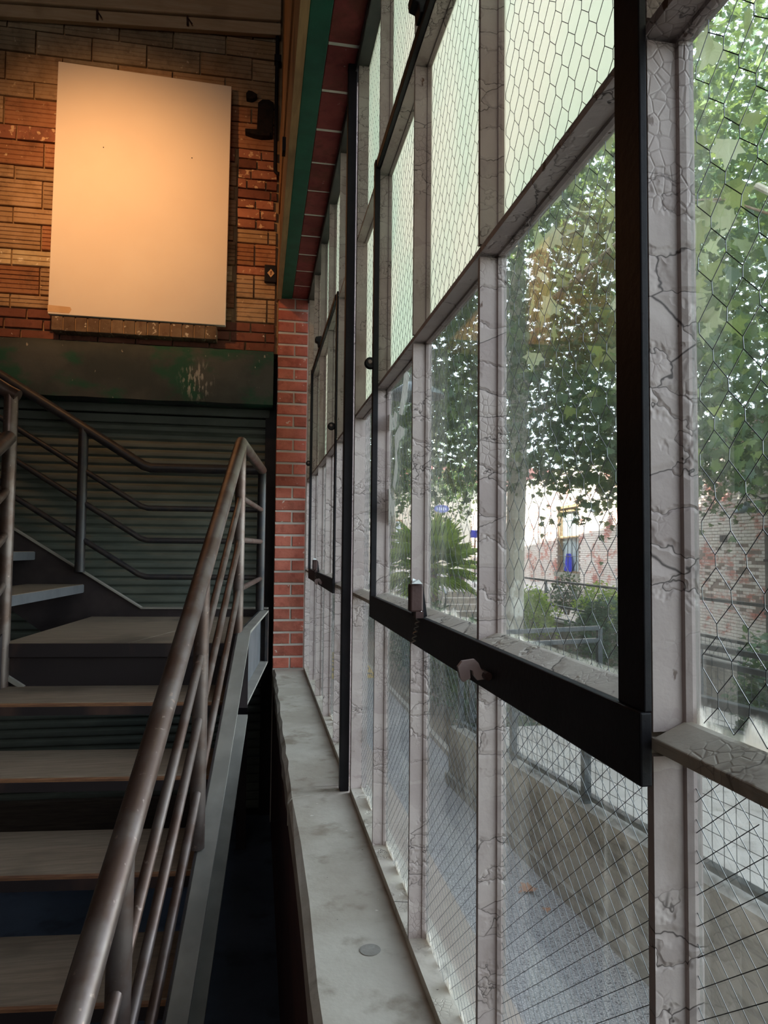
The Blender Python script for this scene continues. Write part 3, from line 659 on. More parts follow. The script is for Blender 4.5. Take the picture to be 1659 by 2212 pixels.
for h, e in ((-0.222, 0.0), (-0.395, 0.0), (-0.595, 0.0)):
    MB().tube([S(0.01, 0.0, ZR + h), S(1.0, 0.0, ZR + h)], 0.0122, 12).build('mid_rail', M['rail'], st, smooth=True)
# landing back railing and up the second flight
MB().tube([S(1.0, 0, 1.255), S(1.0, 0, ZR - 0.02)], 0.0225, 12).build('post', M['dark_rail'], st, smooth=True)
MB().tube([S(1.03, 0.0, ZR - 0.002), S(1.03, 0.60, ZR), S(1.03, 0.64, ZR + 0.012), S(1.03, 2.2, ZR + 0.012 + UP * 1.56)], 0.0265, 14).build('handrail', M['dark_rail'], st, smooth=True)
for z in (1.80, 1.626, 1.429):
    MB().tube([S(1.03, 0.0, z), S(1.03, 0.61, z), S(1.03, 0.65, z + 0.012), S(1.03, 2.2, z + 0.012 + UP * 1.55)], 0.0155, 10).build('mid_rail', M['dark_rail'], st, smooth=True)
MB().tube([S(1.03, 0.962, 1.255 + UP * 0.32), S(1.03, 0.962, ZR + UP * 0.33)], 0.0265, 12).build('post', M['dark_rail'], st, smooth=True)
# newel at the inner corner
MB().tube([S(0.0, WID + 0.005, ZL - 0.25), S(0.0, WID + 0.005, 2.19)], 0.0265, 14).build('newel_post', M['rail'], st, smooth=True)
MB().tube([S(0.0, WID - 0.02, 2.185), S(0.0, WID + 0.02, 2.205), S(0.0, 2.0, 2.205 + UP * 1.08)], 0.0275, 14).build('handrail', M['rail'], st, smooth=True)
MB().tube([S(-0.01, WID + 0.005, 2.02), S(-2.2, WID + 0.005, 2.02 - 2.19 * SLP)], 0.029, 14).build('handrail', M['rail'], st, smooth=True)
for z in (1.81, 1.636, 1.442):
    MB().tube([S(-0.01, WID + 0.005, z), S(-2.2, WID + 0.005, z - 2.19 * SLP)], 0.016, 10).build('mid_rail', M['rail'], st, smooth=True)
    MB().tube([S(0.0, WID + 0.005, z + 0.19), S(0.0, 2.0, z + 0.19 + UP * 1.09)], 0.0155, 10).build('mid_rail', M['dark_rail'], st, smooth=True)
MB().hull([S(0.0, 0.96, 1.135), S(0.0, 0.82, 1.045), S(0.0, 0.82, 1.028), S(0.0, 0.96, 1.112)], [S(0.018, 0.96, 1.135), S(0.018, 0.82, 1.045), S(0.018, 0.82, 1.028), S(0.018, 0.96, 1.112)]).build('corner_brace', M['stringer'], st)
# legs carrying the landing
MB().box(-0.085, -0.035, 3.90, 3.95, 0.0, 0.965).build('landing_leg', M['stair_steel'], st)

# ------------------------------------------------------------------ steel windows
COLS = [0.07, 0.475, 0.88, 1.285, 1.69, 2.095]
ROWS = [0.885, 1.462, 1.99, 2.527, 3.085]
GX = 0.3125
def tri_wires(segs, r, x):
    m = MB()
    for (y0, z0), (y1, z1) in segs:
        d = Vector((0, y1 - y0, z1 - z0)).normalized(); u = Vector((1, 0, 0)); w = d.cross(u)
        a, b = Vector((x, y0, z0)), Vector((x, y1, z1))
        off = [(u * math.cos(t) + w * math.sin(t)) * r for t in (0, 2.094, 4.189)]
        m.add([a + o for o in off] + [b + o for o in off], [(0, 1, 4, 3), (1, 2, 5, 4), (2, 0, 3, 5)])
    return m
def hex_wires(wy, hz):
    segs = []; cw = 0.0315; ph = 0.0475; ve = 0.0085; dv = ph / 2 - ve
    rr = random.Random(5); J = {}
    def j(y, z):
        k = (round(y, 4), round(z, 4))
        if k not in J: J[k] = (y + rr.uniform(-0.0007, 0.0007), z + rr.uniform(-0.0007, 0.0007))
        return J[k]
    nc = int(wy / (cw / 2)); nr = int(hz / ph) + 2
    for c in range(nc + 1):
        y = c * cw / 2
        for r in range(-1, nr):
            z0 = r * ph + (ph / 2 if c % 2 else 0); z1 = z0 + ve
            if z1 < hz and z0 > 0: segs.append((j(y, z0), j(y, z1)))
            for sgn in (1, -1):
                y2 = y + sgn * cw / 2
                if 0 <= y2 <= wy and z1 > 0 and z1 + dv < hz: segs.append((j(y, z1), j(y2, z1 + dv)))
    return segs
def diamond_wires(wy, hz):
    segs = []; pv = 0.0215; k = 0.80
    for sgn in (1, -1):
        c = -wy * k
        while c < hz + wy * k:
            # z = c + sgn*k*y (measured from the matching side)
            pts = []
            for i in range(13):
                y = wy * i / 12; z = c + k * (y if sgn > 0 else wy - y)
                pts.append((y, z))
            for a, b in zip(pts, pts[1:]):
                if 0 <= a[1] <= hz and 0 <= b[1] <= hz: segs.append((a, b))
            c += pv
    return segs
def sash_bar_v(y, z0, z1):
    s = 0.0042; f = 0.0085
    return MB().prism([(XW, y - s), (XW, y + s), (0.303, y + s), (0.304, y + s + 0.003), (0.3085, y + f), (0.315, y + f), (0.315, y - f), (0.3085, y - f), (0.304, y - s - 0.003), (0.303, y - s)][::-1], 'z', z0, z1)
def sash_bar_h(z, y0, y1):
    s = 0.0042; f = 0.0085
    return MB().prism([(XW, z - s), (XW, z + s), (0.303, z + s), (0.304, z + s + 0.003), (0.3085, z + f), (0.315, z + f), (0.315, z - f), (0.3085, z - f), (0.304, z - s - 0.003), (0.303, z - s)], 'y', y0, y1)
def make_window():
    w = root('window_1', (0, 0, 0), kind='structure'); parts = []
    def P(o): parts.append((o, None)); return o
    def SUB(o, par): parts.append((o, par)); return o
    # outer frame
    P(MB().box(XW, 0.326, COLS[0] - 0.012, COLS[5] + 0.012, ROWS[0] - 0.004, ROWS[0] + 0.014).build('frame_rail', M['ledge'], w))
    P(MB().box(0.276, 0.326, COLS[0] - 0.012, COLS[5] + 0.012, ROWS[4] - 0.012, ROWS[4] + 0.004).build('frame_rail', M['angle_steel'], w))
    for i in (0, 5):
        y = COLS[i]; P(MB().box(XW, 0.326, y - 0.010, y + 0.010, ROWS[0] + 0.014, ROWS[4] - 0.012).build('frame_stile', M['sash'], w))
    for r in range(4):
        z0 = ROWS[r] + (0.014 if r == 0 else 0.0086); z1 = ROWS[r + 1] - (0.012 if r == 3 else 0.0086)
        for c in (1, 2, 3, 4): P(sash_bar_v(COLS[c], z0, z1).build('mullion', M['sash'], w))
    for r in (1, 2, 3):
        P(sash_bar_h(ROWS[r], COLS[0] + 0.010, COLS[5] - 0.010).build('transom', M['ledge'] if r == 1 else M['sash'], w))
    for y0, y1 in ((COLS[0] + 0.010, COLS[1] - 0.0045), (COLS[4] + 0.0045, COLS[5] - 0.010)):
        P(MB().prism([(0.2796, ROWS[1] + 0.001), (0.3085, ROWS[1] + 0.001), (0.3085, ROWS[1] + 0.016), (0.303, ROWS[1] + 0.015), (0.2796, ROWS[1] + 0.0045)], 'y', y0, y1).build('ledge_bar', M['ledge'], w, bevel=0.001))
    # opening vent: flat black steel over the middle three columns and middle two rows
    ya, yb = COLS[1], COLS[4]; za, zb = ROWS[1], ROWS[3]
    P(MB().box(0.270, 0.2795, ya - 0.004, yb + 0.022, za - 0.030, za + 0.0225).build('vent_bottom_rail', M['black_steel'], w, bevel=0.0015))
    P(MB().prism([(0.2796, za - 0.026), (0.308, za - 0.026), (0.308, za + 0.031), (0.303, za + 0.030), (0.2796, za + 0.0215)], 'y', ya + 0.004, yb).build('vent_sill', M['ledge'], w, bevel=0.001))
    P(MB().box(0.2735, 0.2795, ya - 0.004, ya + 0.034, za + 0.0225, zb + 0.02).build('vent_stile', M['black_steel'], w, bevel=0.001))
    P(MB().box(0.2665, 0.2795, yb - 0.022, yb - 0.002, za + 0.0225, zb + 0.02).build('vent_stile', M['black_steel'], w, bevel=0.001))
    P(MB().box(0.2695, 0.2795, ya + 0.034, yb - 0.022, zb - 0.002, zb + 0.020).build('vent_top_rail', M['black_steel'], w, bevel=0.001))
    # panes and their netting
    hexd, diad = {}, {}
    for r in range(4):
        for c in range(5):
            y0, y1 = COLS[c] + 0.0085, COLS[c + 1] - 0.0085; z0, z1 = ROWS[r] + 0.0085, ROWS[r + 1] - 0.0085
            mat = M['frost'] if r >= 2 else M['glass']
            key = (r, 'pane')
            if key not in hexd: hexd[key] = MB().box(GX - 0.0012, GX + 0.0012, 0, y1 - y0, 0, z1 - z0).data('pane', mat)
            p = P(link('pane', hexd[key], w, loc=(0, y0, z0)))
            if r not in diad:
                segs = diamond_wires(y1 - y0, z1 - z0) if r == 0 else hex_wires(y1 - y0, z1 - z0)
                diad[r] = tri_wires(segs, 0.0004 if r != 0 else 0.00036, GX - 0.0024).data('wire_netting', M['wire'])
            n = bpy.data.objects.new('wire_netting', diad[r]); C.objects.link(n); n.parent = p; n['kind'] = 'stuff'; parts.append((n, p))
    # strips of old film still stuck to one pane
    films = [[(1.506, 1.996), (1.461, 1.968), (1.476, 1.926), (1.529, 1.893), (1.567, 1.903), (1.54, 1.932), (1.514, 1.971)], [(1.705, 1.925), (1.671, 1.922), (1.638, 1.907), (1.631, 1.877), (1.691, 1.884), (1.704, 1.813), (1.71, 1.772), (1.734, 1.779), (1.72, 1.898)], [(1.618, 1.919), (1.587, 1.907), (1.59, 1.877), (1.616, 1.875), (1.633, 1.904)], [(1.615, 1.861), (1.556, 1.875), (1.5, 1.858), (1.508, 1.845), (1.555, 1.84), (1.583, 1.818), (1.576, 1.771), (1.609, 1.733), (1.63, 1.745), (1.602, 1.801)], [(1.724, 1.753), (1.673, 1.74), (1.639, 1.71), (1.603, 1.712), (1.611, 1.675), (1.637, 1.674), (1.649, 1.693), (1.685, 1.648), (1.714, 1.669)]]
    host = [o for o, q in parts if o.name.startswith('pane')][8]
    for poly in films:
        f = MB().prism(poly, 'x', 0.3100, 0.3104).build('peeling_film', M['film'], host); f.parent = host; f.matrix_parent_inverse = host.matrix_basis.inverted() if False else Matrix.Translation((0, -(COLS[3] + 0.0085), -(ROWS[1] + 0.0085)))
    # latch on the bottom rail
    lt = P(MB().box(0.250, 0.272, 1.150, 1.172, 1.494, 1.540).build('latch', M['rust_steel'], w, bevel=0.003))
    SUB(MB().hull([(0.258, 1.168, 1.485), (0.262, 1.168, 1.54), (0.276, 1.168, 1.535), (0.283, 1.168, 1.485)], [(0.258, 1.18, 1.485), (0.262, 1.18, 1.54), (0.276, 1.18, 1.535), (0.283, 1.18, 1.485)]).build('wedge', M['black_steel'], lt), lt)
    SUB(MB().hull([(0.250, 1.14, 1.541), (0.268, 1.14, 1.541), (0.266, 1.165, 1.543), (0.254, 1.165, 1.543)], [(0.252, 1.145, 1.545), (0.262, 1.142, 1.548), (0.262, 1.16, 1.5465), (0.256, 1.16, 1.549)]).build('paper_scrap', M['white_plastic'], lt), lt)
    pts = [(0.2655 + 0.0035 * math.cos(a * 1.05), 1.150 + 0.0012 * a + 0.0 + 0.0035 * math.sin(a * 1.05), 1.495 - 0.0015 * a) for a in range(40)]
    SUB(MB().tube(pts, 0.001, 5).build('spring', M['spring'], lt, smooth=True), lt)
    SUB(MB().box(0.259, 0.272, 1.148, 1.174, 1.484, 1.4945).build('latch_foot', M['rust_steel'], lt), lt)
    # slotted hook plate
    hook = [(0.2588, 1.4464), (0.2645, 1.4536), (0.2812, 1.4558), (0.2864, 1.4508), (0.2903, 1.4421), (0.2967, 1.4383), (0.2942, 1.4298), (0.2851, 1.4287), (0.28, 1.435), (0.2787, 1.4411), (0.2748, 1.4424), (0.2755, 1.4314), (0.2659, 1.4267), (0.2621, 1.4317)]
    hook = [(x * 0.8966, 1.6 + (z - 1.6) * 0.8966) for x, z in hook]
    hk = P(MB().prism(hook, 'y', 0.804, 0.810).build('hook_plate', M['hook_paint'], w))
    SUB(MB().tube([(0.2655, 0.795, 1.452), (0.2655, 0.82, 1.452)], 0.005, 8).build('hinge_barrel', M['rust_steel'], hk), hk)
    # ventilator catch on the top rail
    tb = [(0.2481, 2.5753), (0.2527, 2.5814), (0.2782, 2.5863), (0.2792, 2.5793), (0.2795, 2.5713), (0.2793, 2.5518), (0.2736, 2.5402), (0.2636, 2.5365), (0.2609, 2.5556), (0.2502, 2.5594)]
    ct = P(MB().prism(tb, 'y', 1.17, 1.205).build('top_catch', M['black_steel'], w, bevel=0.002))
    # pivots, one at each side of the vent
    for y in (yb - 0.012, ya + 0.015):
        pv = P(MB().lathe([(0.0, -0.007), (0.012, -0.007), (0.0145, -0.003), (0.0145, 0.004), (0.0, 0.006)], (0.261, y, 2.045), 'y', 18).build('pivot', M['black_steel'], w, smooth=True))
        SUB(MB().lathe([(0.0, -0.010), (0.004, -0.010), (0.006, -0.0065), (0.0, -0.0065)], (0.259, y, 2.047), 'y', 10).build('pivot_pin', M['hook_paint'], pv), pv)
    return w, parts
win1, wparts = make_window()
win2 = root('window_2', (0, 2.105, 0), kind='structure'); WORLD['window_2'] = Matrix.Identity(4)
cp = {}
for o, par in wparts:
    n = o.copy(); C.objects.link(n); cp[o.name] = n
    n.parent = cp[par.name] if par is not None else win2
# black post between the two windows
MB().box(0.252, 0.279, 2.118, 2.150, ZS, 3.10).build('trim_5', M['black_steel'], kind='structure', bevel=0.002)

# ------------------------------------------------------------------ the courtyard
ZG = -0.5
gr = root('ground', kind='structure')
MB().box(0.43, 1.95, -12, 11.4, ZG - 0.1, ZG).build('asphalt_path', M['asphalt'], gr)
MB().box(0.43, 1.95, 14.3, 19.0, ZG - 0.1, ZG + 0.002).build('pavement', M['pavement'], gr)
MB().box(0.43, 1.172, -12, 11.4, ZG, ZG + 0.006).build('painted_walkway', M['yellow_walk'], gr)
MB().box(1.95, 14.0, -12, 19.0, ZG - 0.15, ZG - 0.05).build('planter_soil', M['soil'], gr)
MB().box(0.43, 14.0, 19.0, 60.0, ZG - 0.2, ZG - 0.02).build('back_ground', M['pavement'], gr)
MB().box(1.93, 1.99, 6.4, 19.0, ZG - 0.05, ZG + 0.05).build('curb', M['ramp'], gr)
hump = root('painted_hump', (1.2, 12.8, ZG), 'yellow road hump with curved black stripes on the path', 'road hump')
hp = [(11.4, ZG - 0.02), (11.6, ZG + 0.02), (12.2, ZG + 0.06), (13.4, ZG + 0.06), (14.1, ZG + 0.02), (14.3, ZG - 0.02)]
MB().hull([(0.44, y, z) for y, z in hp], [(1.93, y, z) for y, z in hp]).build('hump', M['yellow'], hump)
for i in range(6):
    m = MB(); n = 10; y0 = 11.65 + 0.42 * i; a = []; b = []
    for k in range(n + 1):
        x = 0.5 + 1.4 * k / n; yy = y0 + 0.9 * (1 - ((x - 0.5) / 1.4) ** 2) - 0.55
        if not 11.5 < yy < 14.2: continue
        z = np.interp(yy, [q[0] for q in hp], [q[1] for q in hp]); z2 = np.interp(yy + 0.14, [q[0] for q in hp], [q[1] for q in hp])
        a.append(((x, yy, z + 0.004), (x, yy + 0.14, z2 + 0.004)))
    if len(a) < 2: continue
    vs = [p for q in a for p in q]; m.add(vs, [(2 * k, 2 * k + 2, 2 * k + 3, 2 * k + 1) for k in range(len(a) - 1)]); m.build('stripe', M['black_paint'], hump)
# ramp, its retaining wall
def xw(y): return 1.929 - 0.0645 * (y - 3.27)
def ztop(y): return 0.163 - 0.0435 * (y - 2.5)
rt = root('wall_ramp', kind='structure')
def along(y0, y1, o0, o1, b, t):
    return MB().hull([(xw(y0) + o0, y0, b(y0)), (xw(y0) + o1, y0, b(y0)), (xw(y1) + o1, y1, b(y1)), (xw(y1) + o0, y1, b(y1))],
                     [(xw(y0) + o0, y0, t(y0)), (xw(y0) + o1, y0, t(y0)), (xw(y1) + o1, y1, t(y1)), (xw(y1) + o0, y1, t(y1))])
along(-12, 6.3, 0.0, 0.16, lambda y: ZG - 0.05, ztop).build('retaining_wall', M['retaining'], rt)
along(-12, 6.3, -0.035, 0.0, lambda y: ZG - 0.05, lambda y: ZG + 0.09).build('wall_footing', M['retaining'], rt)
along(-12, 6.3, 0.16, 1.75, lambda y: ztop(y) - 0.25, lambda y: ztop(y) - 0.03).build('ramp_slab', M['ramp'], rt)
MB().box(3.55, 6.0, -12, 12.0, ZG - 0.1, ZG + 0.16).build('lower_ramp', M['ramp'], rt)
MB().hull([(5.95, -2, ZG - 0.1), (6.15, -2, ZG - 0.1), (6.15, 17, ZG - 0.1), (5.95, 17, ZG - 0.1)], [(5.95, -2, 0.14), (6.15, -2, 0.14), (6.15, 17, 0.14), (5.95, 17, 0.14)]).build('upper_wall', M['retaining'], rt)
MB().box(6.15, 13.0, -2, 20, -0.5, -0.2).build('upper_paving', M['ramp'], rt)

def fence(name, label, pts_base, height, posts, sp=0.076, second=0.115, mesh_r=0.0022, rail_r=0.024, group=None):
    """pts_base: two 3D points on the line the fence stands on."""
    A, B = Vector(pts_base[0]), Vector(pts_base[1]); L = (B - A).length; d = (B - A) / L
    f = root(name, A, label, 'fence', group); up = Vector((0, 0, 1)); nrm = d.cross(up).normalized()
    def bar(p, q, hw, hh): # rectangular rail
        u = nrm * hw; w = up * hh
        return MB().hull([p - u - w, p + u - w, p + u + w, p - u + w], [q - u - w, q + u - w, q + u + w, q - u + w])
    for h, nm in ((height, 'top_rail'), (height - second, 'second_rail'), (0.05, 'bottom_rail')):
        bar(A + up * h, B + up * h, 0.024, 0.020 if h > 0.1 else 0.014).build(nm, M['fence_steel'], f, bevel=0.004)
    for t in posts:
        p = A + d * t; u = nrm * 0.022; v = Vector((d.x, d.y, 0)).normalized() * 0.022
        MB().hull([p - u - v, p + u - v, p + u + v, p - u + v], [q + up * (height + 0.0) for q in (p - u - v, p + u - v, p + u + v, p - u + v)]).build('post', M['fence_steel'], f)
    m = MB()
    def wire(a, b):
        dd = (b - a).normalized(); u = nrm; w = dd.cross(u); off = [(u * math.cos(t) + w * math.sin(t)) * mesh_r for t in (0, 2.094, 4.189)]
        m.add([a + o for o in off] + [b + o for o in off], [(0, 1, 4, 3), (1, 2, 5, 4), (2, 0, 3, 5)])
    k = 0.0
    while k < L: wire(A + d * k + up * 0.05, A + d * k + up * (height - second)); wire_end = k; k += sp
    k = 0.05 + sp
    while k < height - second: wire(A + up * k, B + up * k); k += sp
    m.build('wire_mesh', M['fence_steel'], f, kind='stuff'); return f
def on_wall(y, o=0.07): return (xw(y) + o, y, ztop(y))
fence('ramp_fence', 'grey wire mesh fence with double top rail on the retaining wall nearest the window', (on_wall(0.5), on_wall(6.25)), 0.775, (0.4, 1.45, 3.53, 4.57, 5.7))
fence('switchback_fence', 'wire mesh fence with thick double rails beside the shrub at the right edge', ((3.50, 5.2, 0.10), (3.50, 0.8, 0.22)), 0.74, (0.0, 1.4, 2.8, 4.2))
fence('cross_fence', 'short cross fence closing the end of the near ramp before the tree trunk', ((1.95, 6.3, 0.02), (3.2, 6.3, 0.06)), 0.80, (0.0, 1.25))
fence('upper_fence', 'long wire fence in front of the peeling brick wall', ((6.05, 3.0, 0.14), (6.05, 17.0, 0.14)), 0.80, (1.0, 4.4, 7.9, 11.3, 13.9), sp=0.09, second=0.5, mesh_r=0.0028)

# far brick wall with peeling paint
D0 = Vector((9.56, 11.97)); DD = Vector((0.0823, 0.9966)); DN = Vector((0.9966, -0.0823))      # along, outwards (away from us)
def FWp(t, n, z): p = D0 + DD * t + DN * n; return (p.x, p.y, z)
T0, T1 = -4.2, 26.0; ZB, ZT = -0.22, 4.24
wy0, wy1, wz0, wz1 = 9.95, 11.95, 0.80, 3.02          # its window (t range, z range)
fw = root('wall_courtyard', kind='structure')
def fbox(t0, t1, n0, n1, z0, z1):
    return MB().hull([FWp(t0, n0, z0), FWp(t0, n1, z0), FWp(t1, n1, z0), FWp(t1, n0, z0)], [FWp(t0, n0, z1), FWp(t0, n1, z1), FWp(t1, n1, z1), FWp(t1, n0, z1)])
for a in ((T0, wy0, ZB - 0.3, ZT), (wy1, T1, ZB - 0.3, ZT), (wy0, wy1, ZB - 0.3, wz0), (wy0, wy1, wz1, ZT)):
    fbox(a[0], a[1], 0.012, 0.35, a[2], a[3]).build('mortar', M['far_mortar'], fw)
fbox(T0, T1, -0.03, 0.38, ZT, ZT + 0.14).build('coping', M['coping'], fw)
bm_ = MB(); CW, CH = 0.213, 0.068; parts_b = []
bd = MB().hull([(0, 0, 0), (0, 0, CH - 0.011), (CW - 0.012, 0, CH - 0.011), (CW - 0.012, 0, 0)], [(0.003, -0.012, 0.003), (0.003, -0.012, CH - 0.014), (CW - 0.015, -0.012, CH - 0.014), (CW - 0.015, -0.012, 0.003)]).data('brick', M['far_brick'])
rotb = math.atan2(DD.y, DD.x); nb = 0; row = 0; z = ZB
cand = []
while z + CH <= ZT + 0.001:
    t = T0 - (CW / 2 if row % 2 else 0)
    while t < T1:
        inside = (t + CW > wy0 - 0.01 and t < wy1 + 0.01 and z + CH > wz0 and z < wz1)
        if t >= T0 - 0.01 and not inside: cand.append((t, z))
        t += CW
    z += CH; row += 1
rb = random.Random(4)
for t, z in cand:
    e = rb.uniform(-0.004, 0.004)
    if -0.35 < t < 2.6 and 0.35 < z < 1.75 and nb < 300:
        o = link('brick', bd, fw, loc=FWp(t, 0.010 + e, z)); o.rotation_euler = (0, 0, rotb); nb += 1
    else:
        w = CW - 0.012; h = CH - 0.011
        bm_.hull([FWp(t, 0.012, z), FWp(t, 0.012, z + h), FWp(t + w, 0.012, z + h), FWp(t + w, 0.012, z)][::-1],
                 [FWp(t + 0.003, e, z + 0.003), FWp(t + 0.003, e, z + h - 0.003), FWp(t + w - 0.003, e, z + h - 0.003), FWp(t + w - 0.003, e, z + 0.003)][::-1])
bm_.build('bricks', M['far_brick'], fw, kind='stuff')
w3 = root('window_3', FWp(10.95, 0, 1.9), kind='structure')
fbox(wy0, wy1, 0.16, 0.18, wz0, wz1).build('pane', M['dark_glass'], w3)
for a in ((wy0, wy0 + 0.12, wz0, wz1), (wy1 - 0.12, wy1, wz0, wz1), (wy0, wy1, wz1 - 0.12, wz1), (wy0, wy1, wz0, wz0 + 0.06), (wy0, wy1, 1.98, 2.06)):
    fbox(a[0], a[1], 0.06, 0.17, a[2], a[3]).build('frame_member', M['window_frame'], w3)
fbox(wy0 - 0.15, wy1 + 0.15, -0.09, 0.12, wz0 - 0.16, wz0).build('sill', M['coping'], w3)
fbox(wy0 - 0.05, wy1 + 0.05, -0.03, 0.10, wz1, wz1 + 0.09).build('lintel', M['window_frame'], w3)
for i in range(5):
    t = wy0 + 0.2 + 0.4 * i; MB().tube([FWp(t, 0.02, wz0), FWp(t, 0.02, wz1)], 0.012, 6).build('bar', M['dark_brown'], w3)
for z in (1.36, 2.0, 2.7): MB().tube([FWp(wy0, 0.015, z), FWp(wy1, 0.015, z)], 0.012, 6).build('bar', M['dark_brown'], w3)
m = MB(); rows = []
for i in range(9):
    u = i / 8; z = wz0 + 0.03 + 0.62 * u; wdt = 0.36 * (1 - 0.55 * u ** 2)
    rows.append([FWp(11.02 + wdt * (k / 8 - 0.5) * 2, 0.05 + 0.02 * math.sin(k * 2.3 + i * 0.3), z) for k in range(9)])
vs = [p for r_ in rows for p in r_] + [(p[0] + 0.03, p[1], p[2]) for r_ in rows for p in r_]
q = 81; fs = []
for i in range(8):
    for k in range(8):
        a = i * 9 + k; fs.append((a, a + 9, a + 10, a + 1)); fs.append((q + a, q + a + 1, q + a + 10, q + a + 9))
for k in range(8): fs.append((k, k + 1, q + k + 1, q + k)); fs.append((72 + k, q + 72 + k, q + 73 + k, 73 + k))
m.add(vs, fs); tag(m.build('blue_cloth', M['blue'], smooth=True), 'bright blue cloth bundled behind the bars of the far window', 'cloth')
def barn_lamp(loc, d, label, r=0.24):
    f = root('barn_lamp', loc, label, 'lamp', None); x, y, z = loc
    MB().lathe([(0.03, 0.20), (0.05, 0.19), (0.065, 0.12), (0.13, 0.09), (r, 0.01), (r + 0.008, -0.012), (r - 0.01, -0.012), (0.12, 0.07), (0.0, 0.085)], loc, 'z', 24).build('shade', M['lamp_grey'], f, smooth=True)
    MB().lathe([(0.0, -0.03), (0.035, -0.01), (0.045, 0.03), (0.03, 0.08), (0.0, 0.09)], loc, 'z', 12).build('bulb', M['white_plastic'], f, smooth=True)
    dx, dy = d
    MB().tube([(x, y, z + 0.19), (x, y, z + 0.28), (x + dx * 0.15, y + dy * 0.15, z + 0.36), (x + dx * 0.45, y + dy * 0.45, z + 0.33), (x + dx, y + dy, z + 0.22)], 0.016, 8).build('gooseneck', M['dark_brown'], f, smooth=True)
    MB().box(x + dx - 0.06, x + dx + 0.06, y + dy - 0.06, y + dy + 0.06, z + 0.15, z + 0.29).build('wall_plate', M['dark_brown'], f)
    return f
p = FWp(0.05, -0.42, 2.34); barn_lamp(p, (0.42, 0), 'grey barn lamp on the brick wall at the right edge of the view')
p = FWp(7.35, -0.42, 2.72); barn_lamp(p, (0.42, 0), 'grey barn lamp on the sunlit wall to the right of the barred window')
barn_lamp((1.36, 6.1, 2.95), (-0.90, 0.0), 'large grey lamp shade hanging over the path close to the window', 0.25)
bx = root('wall_box', FWp(1.47, 0, 1.86), 'small dark box on the brick wall', 'box')
fbox(1.40, 1.55, -0.08, 0.0, 1.78, 1.93).build('case', M['dark_brown'], bx); fbox(1.42, 1.53, -0.085, -0.08, 1.80, 1.91).build('lid', M['black_steel'], bx)
m = MB(); m.tube([FWp(-4.0, -0.03, 3.02), FWp(-0.5, -0.03, 3.09), FWp(1.5, -0.03, 3.12), FWp(3.8, -0.03, 3.13), FWp(8, -0.03, 3.1)], 0.018, 6)
tag(m.build('wall_cable', M['cable']), 'pale cable running level across the upper brick wall', 'cable')
dp = root('drain_pipe', FWp(-0.15, 0, 0), 'dark brown drain pipe down the brick wall at the right edge', 'pipe')
fbox(-0.26, -0.02, -0.12, -0.035, -0.19, 2.05).build('pipe', M['dark_brown'], dp)
for z in (0.4, 1.4): fbox(-0.30, 0.02, -0.125, -0.005, z, z + 0.05).build('strap', M['black_steel'], dp)

# steps up to the far plaza
gs = root('floor_steps', kind='structure')
for i in range(5):
    MB().box(5.0, 8.2, 19.0 + 0.32 * i, 21.2, ZG - 0.02 + 0.165 * i, ZG + 0.165 * (i + 1) - 0.0).build('step', M['ramp'], gs, bevel=0.012)
MB().box(4.72, 4.98, 18.9, 21.2, ZG - 0.05, 0.42).build('cheek_wall', M['ramp'], gs)
MB().box(2.0, 14.0, 20.9, 40.0, ZG - 0.05, 0.32).build('plaza', M['pavement'], gs)
hr = root('step_rail', (5.06, 19.0, ZG), 'grey pipe handrail on the left of the distant steps', 'handrail')
MB().tube([(5.08, 18.8, ZG + 0.85), (5.08, 20.5, 1.15), (5.08, 20.9, 1.15)], 0.025, 8).build('rail', M['lamp_grey'], hr, smooth=True)
for y, z0, z1 in ((18.85, ZG, ZG + 0.87), (20.7, 0.3, 1.15)): MB().tube([(5.08, y, z0), (5.08, y, z1)], 0.022, 8).build('post', M['lamp_grey'], hr)
def planter(loc, s, label):
    f = root('plant_pot', loc, label, 'pot', None); x, y, z = loc
    MB().lathe([(0.0, 0), (s * 0.42, 0), (s * 0.5, s), (s * 0.46, s), (s * 0.44, s * 0.9), (0, s * 0.9)], loc, 'z', 14).build('pot', M['dark_brown'], f, smooth=True)
planter((6.30, 22.0, 0.32), 0.55, 'dark pot on the plaza nearer the steps'); planter((6.05, 24.2, 0.32), 0.6, 'dark pot on the plaza farther from the steps')
sg = root('hanging_sign', (6.83, 26.0, 3.0), 'faint blue oval sign hanging above the palm', 'sign')
MB().prism([(6.83 + 0.29 * math.cos(a * math.pi / 12), 3.08 + 0.15 * math.sin(a * math.pi / 12)) for a in range(24)], 'y', 25.98, 26.02).build('board', M['sign_blue'], sg)
for i, (x, h) in enumerate(((6.66, 0.10), (6.74, 0.13), (6.82, 0.10), (6.90, 0.13), (6.98, 0.09))): MB().box(x - 0.02, x + 0.02, 25.972, 25.979, 3.08 - h / 2, 3.08 + h / 2).build('stroke', M['sign_white'], sg)
MB().tube([(6.6, 26.0, 3.17), (6.6, 26.0, 5.0)], 0.01, 6).build('hanger', M['dark_brown'], sg); MB().tube([(7.05, 26.0, 3.17), (7.05, 26.0, 5.0)], 0.01, 6).build('hanger', M['dark_brown'], sg)
MB().box(6.5, 9.0, 25.95, 26.05, 5.0, 5.08).build('cross_bar', M['dark_brown'], sg); MB().box(8.9, 9.0, 25.95, 26.05, 0.3, 5.0).build('pole', M['dark_brown'], sg)
bb = root('blue_bin', (7.0, 22.5, 0.32), 'small bright blue box on a post behind the palm fronds', 'box')
MB().box(6.92, 7.18, 22.4, 22.6, 1.95, 2.2).build('box', M['blue'], bb, bevel=0.01); MB().tube([(7.05, 22.5, 0.32), (7.05, 22.5, 1.95)], 0.025, 8).build('post', M['dark_brown'], bb)
